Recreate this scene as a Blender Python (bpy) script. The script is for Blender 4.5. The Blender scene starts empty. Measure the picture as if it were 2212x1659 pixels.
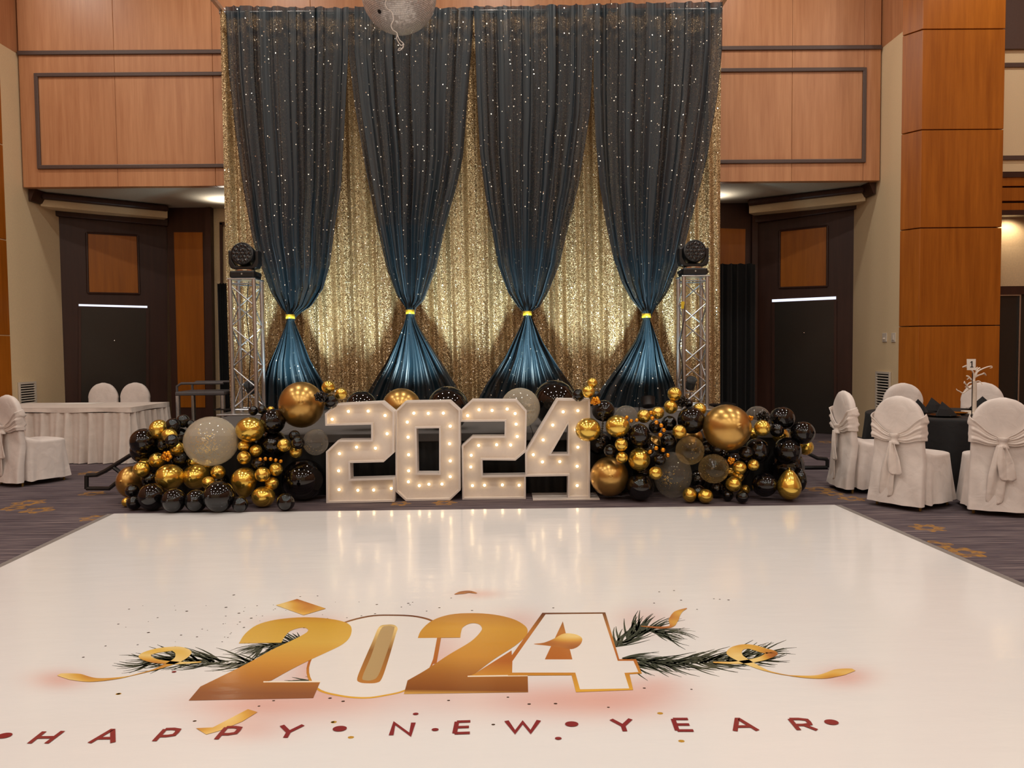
import bpy, bmesh, math, random
import numpy as np
from mathutils import Vector, Matrix, noise
from mathutils.geometry import tessellate_polygon

R = random.Random(7)
sc = bpy.context.scene
COL = sc.collection
PI = math.pi

# ---------------------------------------------------------------- camera
W, H, F = 2212.0, 1659.0, 1661.0
CAM_H = 1.4
HORIZON = 755.0
YAW, PITCH, ROLL = math.radians(0.43), math.atan((H / 2 - HORIZON) / F), math.radians(0.55)
CAM = Vector((0, 0, CAM_H))
ROT = (Matrix.Rotation(-YAW, 3, 'Z') @ Matrix.Rotation(PI / 2 - PITCH, 3, 'X') @ Matrix.Rotation(-ROLL, 3, 'Z'))
cd = bpy.data.cameras.new('camera')
cd.sensor_width = 36.0
cd.lens = F / W * 36.0
cd.clip_end = 200
cam = bpy.data.objects.new('camera', cd)
COL.objects.link(cam)
cam.matrix_world = Matrix.Translation(CAM) @ ROT.to_4x4()
sc.camera = cam

# ---------------------------------------------------------------- exposure, world
sc.view_settings.view_transform = 'Standard'
sc.view_settings.look = 'None'
sc.view_settings.gamma = 1.0
sc.view_settings.exposure = 0.0
sc.view_settings.use_curve_mapping = False
wd = bpy.data.worlds.new('world')
sc.world = wd
wd.use_nodes = True
wd.node_tree.nodes['Background'].inputs[0].default_value = (1.0, .86, .72, 1)
wd.node_tree.nodes['Background'].inputs[1].default_value = 0.12

# ---------------------------------------------------------------- room lamps
CEIL_Z = 7.6
WARM = (1.0, .945, .86)
def area(name, loc, size, power, color, rot=(0, 0, 0), spread=PI):
    l = bpy.data.lights.new(name, 'AREA')
    l.shape = 'DISK'; l.size = size; l.energy = power; l.color = color; l.spread = spread
    o = bpy.data.objects.new(name, l); o.location = loc; o.rotation_euler = rot
    COL.objects.link(o); return o
for i in range(5):
    for j in range(5):
        area('ceiling_downlight', (-7.0 + i * 3.45, -5.6 + j * 3.7, CEIL_Z - .03), .32, 52.0, WARM)
def spot(name, loc, target, power, color, angle, blend, size=.05):
    l = bpy.data.lights.new(name, 'SPOT')
    l.energy = power; l.color = color; l.spot_size = math.radians(angle); l.spot_blend = blend; l.shadow_soft_size = size
    o = bpy.data.objects.new(name, l); o.location = loc
    o.rotation_euler = (Vector(target) - Vector(loc)).to_track_quat('-Z', 'Y').to_euler()
    COL.objects.link(o); return o

# ---------------------------------------------------------------- picking points of the place from the photograph
def ray(u, v):
    return (ROT @ Vector(((u - W / 2) / F, -(v - H / 2) / F, -1.0)))
def at_y(u, v, Y):
    d = ray(u, v); return CAM + d * ((Y - CAM.y) / d.y)
def at_z(u, v, Z=0.0):
    d = ray(u, v); return CAM + d * ((Z - CAM.z) / d.z)
class Plane:
    """vertical plane through two pixel columns at two depths"""
    def __init__(s, u0, Y0, u1, Y1, v=755):
        s.p = at_y(u0, v, Y0); q = at_y(u1, v, Y1)
        d = (q - s.p); d.z = 0; d.normalize()
        s.d = d; s.n = Vector((d.y, -d.x, 0))
        if s.n.dot(CAM - s.p) < 0: s.n = -s.n
    def at(s, u, v):
        r = ray(u, v); t = (s.p - CAM).dot(s.n) / r.dot(s.n)
        return CAM + r * t

# ---------------------------------------------------------------- mesh helpers
class MB:
    def __init__(s): s.v = []; s.f = []
    def add(s, vs, fs):
        b = len(s.v); s.v += [tuple(x) for x in vs]; s.f += [tuple(i + b for i in f) for f in fs]
    def box(s, c, size, rz=0.0):
        hx, hy, hz = size[0] / 2, size[1] / 2, size[2] / 2
        m = Matrix.Rotation(rz, 3, 'Z')
        vs = [Vector(c) + m @ Vector((x * hx, y * hy, z * hz)) for x in (-1, 1) for y in (-1, 1) for z in (-1, 1)]
        s.add(vs, [(0, 1, 3, 2), (4, 6, 7, 5), (0, 4, 5, 1), (2, 3, 7, 6), (0, 2, 6, 4), (1, 5, 7, 3)])
    def prism(s, pts, off, holes=()):
        """closed planar polygon with holes, extruded by the vector off"""
        loops = [list(map(Vector, pts))] + [list(map(Vector, h)) for h in holes]
        flat = [p for l in loops for p in l]
        tri = tessellate_polygon(loops)
        n = len(flat); off = Vector(off)
        fs = [tuple(t) for t in tri] + [tuple(n + i for i in reversed(t)) for t in tri]
        b = 0
        for l in loops:
            k = len(l)
            for i in range(k): fs.append((b + i, b + (i + 1) % k, n + b + (i + 1) % k, n + b + i))
            b += k
        s.add(flat + [p + off for p in flat], fs)
    def flat(s, pts, holes=()):
        loops = [list(map(Vector, pts))] + [list(map(Vector, h)) for h in holes]
        s.add([p for l in loops for p in l], [tuple(t) for t in tessellate_polygon(loops)])
    def tube(s, path, r, n=8, caps=True):
        P = [Vector(p) for p in path]; k = len(P)
        rr = r if isinstance(r, (list, tuple)) else [r] * k
        vs = []; prev = None
        for i in range(k):
            t = (P[min(i + 1, k - 1)] - P[max(i - 1, 0)])
            if t.length < 1e-9: t = Vector((0, 0, 1))
            t.normalize()
            if prev is None:
                a = Vector((0, 0, 1)) if abs(t.z) < .9 else Vector((1, 0, 0))
                x = t.cross(a).normalized()
            else:
                x = (prev - t * prev.dot(t))
                x = x.normalized() if x.length > 1e-6 else t.orthogonal().normalized()
            prev = x; y = t.cross(x)
            vs += [P[i] + (x * math.cos(2 * PI * j / n) + y * math.sin(2 * PI * j / n)) * rr[i] for j in range(n)]
        fs = [(i * n + j, i * n + (j + 1) % n, (i + 1) * n + (j + 1) % n, (i + 1) * n + j) for i in range(k - 1) for j in range(n)]
        if caps: fs += [tuple(range(n - 1, -1, -1)), tuple((k - 1) * n + j for j in range(n))]
        s.add(vs, fs)
    def lathe(s, prof, n=24, c=(0, 0, 0), axis=None, caps=True):
        """prof: (radius, height) pairs around axis (default z)"""
        m = Matrix.Identity(3) if axis is None else Vector((0, 0, 1)).rotation_difference(Vector(axis)).to_matrix()
        c = Vector(c); k = len(prof)
        vs = [c + m @ Vector((r * math.cos(2 * PI * j / n), r * math.sin(2 * PI * j / n), z)) for r, z in prof for j in range(n)]
        fs = [(i * n + j, i * n + (j + 1) % n, (i + 1) * n + (j + 1) % n, (i + 1) * n + j) for i in range(k - 1) for j in range(n)]
        if caps:
            fs += [tuple(range(n - 1, -1, -1)), tuple((k - 1) * n + j for j in range(n))]
        s.add(vs, fs)
    def grid(s, fn, nu, nv, closed=False):
        """fn(u in 0..1, v in 0..1) -> point"""
        w = nu if closed else nu + 1
        vs = [fn(i / nu, j / nv) for j in range(nv + 1) for i in range(w)]
        fs = [(j * w + i, j * w + (i + 1) % w, (j + 1) * w + (i + 1) % w, (j + 1) * w + i) for j in range(nv) for i in range(nu)]
        s.add(vs, fs)
    def sphere(s, c, r, nu=16, nv=10):
        rx, ry, rz = r if isinstance(r, (tuple, list)) else (r, r, r)
        c = Vector(c); vs = [c + Vector((0, 0, -rz))]
        for j in range(1, nv):
            a = -PI / 2 + PI * j / nv
            vs += [c + Vector((rx * math.cos(a) * math.cos(2 * PI * i / nu), ry * math.cos(a) * math.sin(2 * PI * i / nu), rz * math.sin(a))) for i in range(nu)]
        vs.append(c + Vector((0, 0, rz)))
        fs = [(0, 1 + (i + 1) % nu, 1 + i) for i in range(nu)]
        for j in range(nv - 2):
            b = 1 + j * nu
            fs += [(b + i, b + (i + 1) % nu, b + nu + (i + 1) % nu, b + nu + i) for i in range(nu)]
        b = 1 + (nv - 2) * nu
        fs += [(b + i, b + (i + 1) % nu, len(vs) - 1) for i in range(nu)]
        s.add(vs, fs)
    def mesh(s, name, mat, smooth=False, shift=None, fix=True):
        me = bpy.data.meshes.new(name)
        vs = s.v if shift is None else [(a - shift[0], b - shift[1], c - shift[2]) for a, b, c in s.v]
        me.from_pydata(vs, [], s.f)
        if fix:
            bm = bmesh.new(); bm.from_mesh(me)
            bmesh.ops.recalc_face_normals(bm, faces=bm.faces); bm.to_mesh(me); bm.free()
        if smooth: me.polygons.foreach_set('use_smooth', [True] * len(me.polygons))
        if mat: me.materials.append(mat)
        me.update()
        return me
def obj(name, mb, mat, parent=None, smooth=False, world=True, angle=None, fix=True, **props):
    """links mb as one object; with world=True its points are world points (parent is an unrotated Empty)"""
    sh = None
    if parent is not None and world: sh = parent_loc(parent)
    me = mb if isinstance(mb, bpy.types.Mesh) else mb.mesh(name, mat, smooth, sh, fix)
    if smooth and angle is not None:
        me.set_sharp_from_angle(angle=math.radians(angle))
    o = bpy.data.objects.new(name, me); COL.objects.link(o)
    if parent is not None: o.parent = parent
    for k, v in props.items(): o[k] = v
    return o
def parent_loc(p):
    l = Vector(p.location)
    while p.parent is not None: p = p.parent; l = l + p.location
    return l
def thing(name, label, category, loc=(0, 0, 0), rz=0.0, group=None, kind=None):
    o = bpy.data.objects.new(name, None); COL.objects.link(o)
    o.location = loc; o.rotation_euler = (0, 0, rz); o.empty_display_size = .05
    o['label'] = label
    if category: o['category'] = category
    if group: o['group'] = group
    if kind: o['kind'] = kind
    return o
def tag(o, label, category, group=None):
    o['label'] = label; o['category'] = category
    if group: o['group'] = group
    return o
def struct(name, mb, mat, label=None, **kw):
    o = obj(name, mb, mat, **kw); o['kind'] = 'structure'
    if label: o['label'] = label
    return o
def struct_root(name, label, loc=(0, 0, 0)):
    o = bpy.data.objects.new(name, None); COL.objects.link(o); o.location = loc
    o['kind'] = 'structure'; o['label'] = label; return o
def dup(root, loc, rz, label, group=None):
    def rec(o, par):
        c = o.copy(); COL.objects.link(c)
        if par is not None: c.parent = par
        for ch in [x for x in list(COL.objects) if x.parent == o]: rec(ch, c)
        return c
    c = rec(root, None); c.location = loc; c.rotation_euler = (0, 0, rz); c['label'] = label
    if group: c['group'] = group
    return c
def bevel(o, w, seg=2):
    m = o.modifiers.new('edge', 'BEVEL'); m.width = w; m.segments = seg; m.limit_method = 'ANGLE'; return o

# ---------------------------------------------------------------- materials
def srgb(r, g, b):
    f = lambda c: (c / 255 / 12.92) if c / 255 <= .04045 else ((c / 255 + .055) / 1.055) ** 2.4
    return (f(r), f(g), f(b), 1)
def new_mat(name):
    m = bpy.data.materials.new(name); m.use_nodes = True
    nt = m.node_tree; return m, nt, nt.nodes['Principled BSDF']
def N(nt, t, **kw):
    n = nt.nodes.new(t)
    for k, v in kw.items():
        if k.startswith('i_'):
            key = k[2:]; key = int(key) if key.isdigit() else key
            n.inputs[key].default_value = v
        else: setattr(n, k, v)
    return n
def ramp(nt, stops):
    r = nt.nodes.new('ShaderNodeValToRGB'); e = r.color_ramp.elements
    while len(e) < len(stops): e.new(.5)
    for x, (p, c) in zip(e, stops): x.position = p; x.color = c
    return r
def plain(name, color, rough=.5, metal=0.0, spec=.5, bump=0.0, bscale=40.0, coat=0.0, var=.06, emit=None, estr=0.0):
    """plain paint, metal or cloth with a little procedural variation and relief"""
    m, nt, p = new_mat(name)
    tc = N(nt, 'ShaderNodeTexCoord')
    no = N(nt, 'ShaderNodeTexNoise', i_Scale=bscale, i_Detail=4.0)
    nt.links.new(tc.outputs['Object'], no.inputs['Vector'])
    c = [color[0], color[1], color[2]]
    r = ramp(nt, [(.3, (*[x * (1 - var) for x in c], 1)), (.7, (*[min(1, x * (1 + var)) for x in c], 1))])
    nt.links.new(no.outputs['Fac'], r.inputs['Fac']); nt.links.new(r.outputs['Color'], p.inputs['Base Color'])
    p.inputs['Roughness'].default_value = rough; p.inputs['Metallic'].default_value = metal
    p.inputs['Specular IOR Level'].default_value = spec
    p.inputs['Coat Weight'].default_value = coat; p.inputs['Coat Roughness'].default_value = .05
    if bump:
        b = N(nt, 'ShaderNodeBump', i_Strength=bump, i_Distance=.01)
        nt.links.new(no.outputs['Fac'], b.inputs['Height']); nt.links.new(b.outputs['Normal'], p.inputs['Normal'])
    if emit:
        p.inputs['Emission Color'].default_value = emit; p.inputs['Emission Strength'].default_value = estr
    return m
def wood(name, dark, light, scale=(9, 9, .55), rough=.38, spec=.4):
    m, nt, p = new_mat(name)
    tc = N(nt, 'ShaderNodeTexCoord'); mp = N(nt, 'ShaderNodeMapping'); mp.inputs['Scale'].default_value = scale
    nt.links.new(tc.outputs['Object'], mp.inputs['Vector'])
    a = N(nt, 'ShaderNodeTexNoise', i_Scale=1.6, i_Detail=5.0, i_Roughness=.6)
    nt.links.new(mp.outputs['Vector'], a.inputs['Vector'])
    mp2 = N(nt, 'ShaderNodeMapping'); mp2.inputs['Scale'].default_value = (90, 90, 2.2)
    nt.links.new(tc.outputs['Object'], mp2.inputs['Vector'])
    b = N(nt, 'ShaderNodeTexNoise', i_Scale=1.0, i_Detail=3.0)
    nt.links.new(mp2.outputs['Vector'], b.inputs['Vector'])
    mx = N(nt, 'ShaderNodeMath', operation='MULTIPLY_ADD'); mx.inputs[1].default_value = .35
    nt.links.new(b.outputs['Fac'], mx.inputs[0]); nt.links.new(a.outputs['Fac'], mx.inputs[2])
    oi = N(nt, 'ShaderNodeObjectInfo')
    ad = N(nt, 'ShaderNodeMath', operation='MULTIPLY_ADD'); ad.inputs[1].default_value = .14
    nt.links.new(oi.outputs['Random'], ad.inputs[0]); nt.links.new(mx.outputs[0], ad.inputs[2])
    r = ramp(nt, [(.45, dark), (.98, light)])
    nt.links.new(ad.outputs[0], r.inputs['Fac']); nt.links.new(r.outputs['Color'], p.inputs['Base Color'])
    p.inputs['Roughness'].default_value = rough; p.inputs['Specular IOR Level'].default_value = spec
    return m
M = {}
M['wood'] = wood('honey_wood_veneer', srgb(172, 114, 76), srgb(200, 144, 102))
M['wood_pillar'] = wood('amber_wood_veneer', srgb(140, 74, 12), srgb(176, 102, 28), rough=.3)
M['wood_panel'] = wood('orange_wood_inset', srgb(144, 80, 6), srgb(172, 100, 16))
M['dark_wood'] = wood('dark_mahogany', srgb(52, 28, 20), srgb(66, 38, 28), rough=.45)
M['door_leaf'] = plain('dark_door_leaf', srgb(42, 38, 34), .3)
M['trim'] = plain('dark_bronze_trim', srgb(84, 66, 60), .4)
M['beige'] = plain('beige_wall_paint', srgb(230, 206, 166), .8, bump=.05, bscale=120)
M['cream'] = plain('cream_wall_paint', srgb(222, 196, 158), .8)
M['plaster'] = plain('soffit_plaster', srgb(196, 188, 172), .8)
M['ceiling'] = plain('ceiling_paint', srgb(205, 180, 150), .9)
M['white_paint'] = plain('white_painted_board', srgb(222, 212, 204), .45, var=.02)
M['white_plastic'] = plain('white_plastic', srgb(220, 210, 196), .4, var=.02)
M['black_metal'] = plain('black_powder_coat', srgb(26, 25, 26), .4, bump=.1, bscale=300)
M['black_plastic'] = plain('black_plastic', srgb(20, 20, 22), .35)
M['alu'] = plain('brushed_aluminium', srgb(200, 204, 208), .32, metal=1.0)
M['chrome'] = plain('chrome', srgb(225, 225, 225), .12, metal=1.0)
M['grey_plastic'] = plain('grey_plastic', srgb(84, 82, 84), .45)
M['stage_top'] = plain('grey_stage_carpet', srgb(88, 84, 82), .95, bump=.2, bscale=200)
M['skirt_black'] = plain('black_stage_skirt', srgb(16, 16, 17), .7)
M['lens'] = plain('dark_glass_lens', srgb(16, 16, 20), .08, spec=.8)
M['gold_band'] = plain('gold_tie_band', srgb(235, 205, 60), .35, metal=.35)
M['gold_leg'] = plain('brassy_chair_leg', srgb(150, 124, 66), .4, metal=.6)
M['string'] = plain('white_string', srgb(220, 212, 205), .8)
M['gold_plate'] = plain('gold_charger', srgb(190, 140, 50), .25, metal=.9)
M['black_china'] = plain('black_china', srgb(18, 17, 18), .15)
M['silver'] = plain('silver_cutlery', srgb(215, 210, 205), .2, metal=1.0)
M['branch'] = plain('white_branch', srgb(235, 222, 208), .7)
M['card'] = plain('white_card', srgb(238, 232, 224), .7, var=.01)
M['ink'] = plain('black_ink', srgb(18, 18, 20), .7)
M['bulb'] = plain('warm_bulb', (1, .8, .5), .3, emit=(1.0, .72, .36, 1), estr=7.5)
M['leak'] = plain('daylight_gap', (.8, .85, 1), .5, emit=(.72, .80, 1.0, 1), estr=1.1)
M['socket'] = plain('bulb_socket', srgb(120, 104, 84), .5)
M['tape'] = plain('grey_edge_tape', srgb(132, 126, 122), .55)

def cloth(name, color, rough=.85, sheen=.2, wr=.25, scale=9.0):
    m, nt, p = new_mat(name)
    tc = N(nt, 'ShaderNodeTexCoord')
    a = N(nt, 'ShaderNodeTexNoise', i_Scale=scale, i_Detail=3.0, i_Distortion=.6)
    b = N(nt, 'ShaderNodeTexNoise', i_Scale=260.0, i_Detail=2.0)
    for n in (a, b): nt.links.new(tc.outputs['Object'], n.inputs['Vector'])
    r = ramp(nt, [(.3, (*[x * .93 for x in color[:3]], 1)), (.7, (*[min(1, x * 1.04) for x in color[:3]], 1))])
    nt.links.new(a.outputs['Fac'], r.inputs['Fac']); nt.links.new(r.outputs['Color'], p.inputs['Base Color'])
    b1 = N(nt, 'ShaderNodeBump', i_Strength=wr, i_Distance=.03); nt.links.new(a.outputs['Fac'], b1.inputs['Height'])
    b2 = N(nt, 'ShaderNodeBump', i_Strength=.08, i_Distance=.002); nt.links.new(b.outputs['Fac'], b2.inputs['Height'])
    nt.links.new(b1.outputs['Normal'], b2.inputs['Normal']); nt.links.new(b2.outputs['Normal'], p.inputs['Normal'])
    p.inputs['Roughness'].default_value = rough; p.inputs['Sheen Weight'].default_value = sheen
    return m
M['white_cloth'] = cloth('white_polyester_cloth', srgb(226, 216, 210))
M['white_satin'] = cloth('white_sash_cloth', srgb(228, 216, 208), .6, .3, .3)
M['table_white'] = cloth('white_table_linen', srgb(222, 210, 200), wr=.2)
M['black_cloth'] = cloth('black_table_linen', srgb(13, 12, 14), .85, .02)
M['napkin'] = cloth('black_napkin', srgb(13, 11, 13), .85, .02)
M['black_drape'] = cloth('black_duvetyn', srgb(13, 13, 14), .95, .05)

def sequin_nodes(nt, cell, spread):
    """each sequin is a tiny mirror with its own tilt"""
    tc = N(nt, 'ShaderNodeTexCoord')
    vo = N(nt, 'ShaderNodeTexVoronoi', i_Scale=cell)
    nt.links.new(tc.outputs['Object'], vo.inputs['Vector'])
    sub = N(nt, 'ShaderNodeVectorMath', operation='SUBTRACT'); sub.inputs[1].default_value = (.5, .5, .5)
    nt.links.new(vo.outputs['Color'], sub.inputs[0])
    scl = N(nt, 'ShaderNodeVectorMath', operation='SCALE'); scl.inputs['Scale'].default_value = spread
    nt.links.new(sub.outputs[0], scl.inputs[0])
    ge = N(nt, 'ShaderNodeNewGeometry')
    ad = N(nt, 'ShaderNodeVectorMath', operation='ADD'); nt.links.new(ge.outputs['Normal'], ad.inputs[0]); nt.links.new(scl.outputs[0], ad.inputs[1])
    nz = N(nt, 'ShaderNodeVectorMath', operation='NORMALIZE'); nt.links.new(ad.outputs[0], nz.inputs[0])
    return vo, nz
def spangle_shader(nt, cell=17.0, size=.11, tint=(1, .93, .80, 1)):
    vo, nz = sequin_nodes(nt, cell, .75)
    lt = N(nt, 'ShaderNodeMath', operation='LESS_THAN'); lt.inputs[1].default_value = size
    nt.links.new(vo.outputs['Distance'], lt.inputs[0])
    g = N(nt, 'ShaderNodeBsdfGlossy'); g.inputs['Color'].default_value = tint; g.inputs['Roughness'].default_value = .34
    nt.links.new(nz.outputs[0], g.inputs['Normal'])
    return lt, g
def make_gold_sequin():
    m, nt, p = new_mat('gold_sequin_cloth')
    vo, nz = sequin_nodes(nt, 150.0, 1.0)
    sp = N(nt, 'ShaderNodeSeparateColor'); nt.links.new(vo.outputs['Color'], sp.inputs[0])
    r = ramp(nt, [(.0, srgb(92, 66, 36)), (.45, srgb(158, 126, 82)), (1, srgb(240, 216, 170))])
    nt.links.new(sp.outputs[0], r.inputs['Fac']); nt.links.new(r.outputs['Color'], p.inputs['Base Color'])
    p.inputs['Metallic'].default_value = .6; p.inputs['Roughness'].default_value = .38
    nt.links.new(nz.outputs[0], p.inputs['Normal'])
    lt, g = spangle_shader(nt, 20.0, .17)
    mx = N(nt, 'ShaderNodeMixShader'); out = nt.nodes['Material Output']
    nt.links.new(lt.outputs[0], mx.inputs[0]); nt.links.new(p.outputs[0], mx.inputs[1]); nt.links.new(g.outputs[0], mx.inputs[2])
    nt.links.new(mx.outputs[0], out.inputs['Surface'])
    return m
M['gold_sequin'] = make_gold_sequin()
def make_sheer():
    m, nt, p = new_mat('sheer_black_satin')
    p.inputs['Base Color'].default_value = (.006, .016, .024, 1)
    p.inputs['Roughness'].default_value = .38; p.inputs['Specular IOR Level'].default_value = .5
    p.inputs['Sheen Weight'].default_value = .12; p.inputs['Sheen Roughness'].default_value = .35; p.inputs['Sheen Tint'].default_value = (.55, .75, .95, 1)
    tr = N(nt, 'ShaderNodeBsdfTransparent'); tr.inputs['Color'].default_value = (.62, .55, .5, 1)
    at = N(nt, 'ShaderNodeAttribute', attribute_name='weave')
    mx = N(nt, 'ShaderNodeMixShader'); nt.links.new(at.outputs['Fac'], mx.inputs[0])
    nt.links.new(tr.outputs[0], mx.inputs[1]); nt.links.new(p.outputs[0], mx.inputs[2])
    lt, g = spangle_shader(nt, 15.0, .12)
    mx2 = N(nt, 'ShaderNodeMixShader'); nt.links.new(lt.outputs[0], mx2.inputs[0])
    nt.links.new(mx.outputs[0], mx2.inputs[1]); nt.links.new(g.outputs[0], mx2.inputs[2])
    nt.links.new(mx2.outputs[0], nt.nodes['Material Output'].inputs['Surface'])
    return m
M['sheer'] = make_sheer()

def balloon_mat(name, color, rough, metal, coat=0.0, spec=.5):
    m, nt, p = new_mat(name)
    lw = N(nt, 'ShaderNodeTexNoise', i_Scale=2.5, i_Detail=1.0)
    tc = N(nt, 'ShaderNodeTexCoord'); nt.links.new(tc.outputs['Object'], lw.inputs['Vector'])
    r = ramp(nt, [(.3, (*[c * .9 for c in color[:3]], 1)), (.7, color)])
    nt.links.new(lw.outputs['Fac'], r.inputs['Fac']); nt.links.new(r.outputs['Color'], p.inputs['Base Color'])
    p.inputs['Roughness'].default_value = rough; p.inputs['Metallic'].default_value = metal
    p.inputs['Coat Weight'].default_value = coat; p.inputs['Coat Roughness'].default_value = .04
    p.inputs['Specular IOR Level'].default_value = spec
    return m
M['gold'] = balloon_mat('chrome_gold_latex', srgb(240, 202, 92), .2, .9, .4)
M['matte_gold'] = balloon_mat('pearl_gold_latex', srgb(202, 160, 90), .3, .92, .1)
M['bead_gold'] = balloon_mat('orange_gold_bead', srgb(226, 150, 30), .25, .9, .4)
M['black'] = balloon_mat('black_latex', srgb(12, 10, 11), .06, 0, .25, .5)
M['black_glitter'] = balloon_mat('black_glitter_latex', srgb(14, 13, 14), .1, .2, .5)
def clear_mat(name, tint, haze, hazecol, rim=.26):
    m, nt, p = new_mat(name); nt.nodes.remove(p)
    tr = N(nt, 'ShaderNodeBsdfTransparent'); tr.inputs['Color'].default_value = tint
    df = N(nt, 'ShaderNodeBsdfDiffuse'); df.inputs['Color'].default_value = hazecol
    gl = N(nt, 'ShaderNodeBsdfGlossy'); gl.inputs['Roughness'].default_value = .06; gl.inputs['Color'].default_value = (1, 1, 1, 1)
    lw = N(nt, 'ShaderNodeLayerWeight', i_Blend=.35)
    ma = N(nt, 'ShaderNodeMath', operation='MULTIPLY_ADD'); ma.inputs[1].default_value = rim; ma.inputs[2].default_value = haze
    nt.links.new(lw.outputs['Facing'], ma.inputs[0])
    m1 = N(nt, 'ShaderNodeMixShader'); nt.links.new(ma.outputs[0], m1.inputs[0]); nt.links.new(tr.outputs[0], m1.inputs[1]); nt.links.new(df.outputs[0], m1.inputs[2])
    fr = N(nt, 'ShaderNodeFresnel', i_IOR=1.4)
    ge = N(nt, 'ShaderNodeNewGeometry'); iv = N(nt, 'ShaderNodeMath', operation='SUBTRACT'); iv.inputs[0].default_value = 1.0; nt.links.new(ge.outputs['Backfacing'], iv.inputs[1])
    fm = N(nt, 'ShaderNodeMath', operation='MULTIPLY'); nt.links.new(fr.outputs[0], fm.inputs[0]); nt.links.new(iv.outputs[0], fm.inputs[1])
    m2 = N(nt, 'ShaderNodeMixShader'); nt.links.new(fm.outputs[0], m2.inputs[0]); nt.links.new(m1.outputs[0], m2.inputs[1]); nt.links.new(gl.outputs[0], m2.inputs[2])
    nt.links.new(m2.outputs[0], nt.nodes['Material Output'].inputs['Surface'])
    return m
M['clear'] = clear_mat('clear_latex', (.97, .95, .91, 1), .24, srgb(232, 222, 200))
M['amber'] = clear_mat('amber_clear_latex', (.98, .93, .82, 1), .02, srgb(214, 186, 130), .2)
M['smoke'] = clear_mat('smoky_clear_latex', (.86, .84, .81, 1), .10, srgb(175, 170, 160))
M['confetti'] = plain('gold_confetti_foil', srgb(226, 190, 90), .3, metal=.8)

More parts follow.
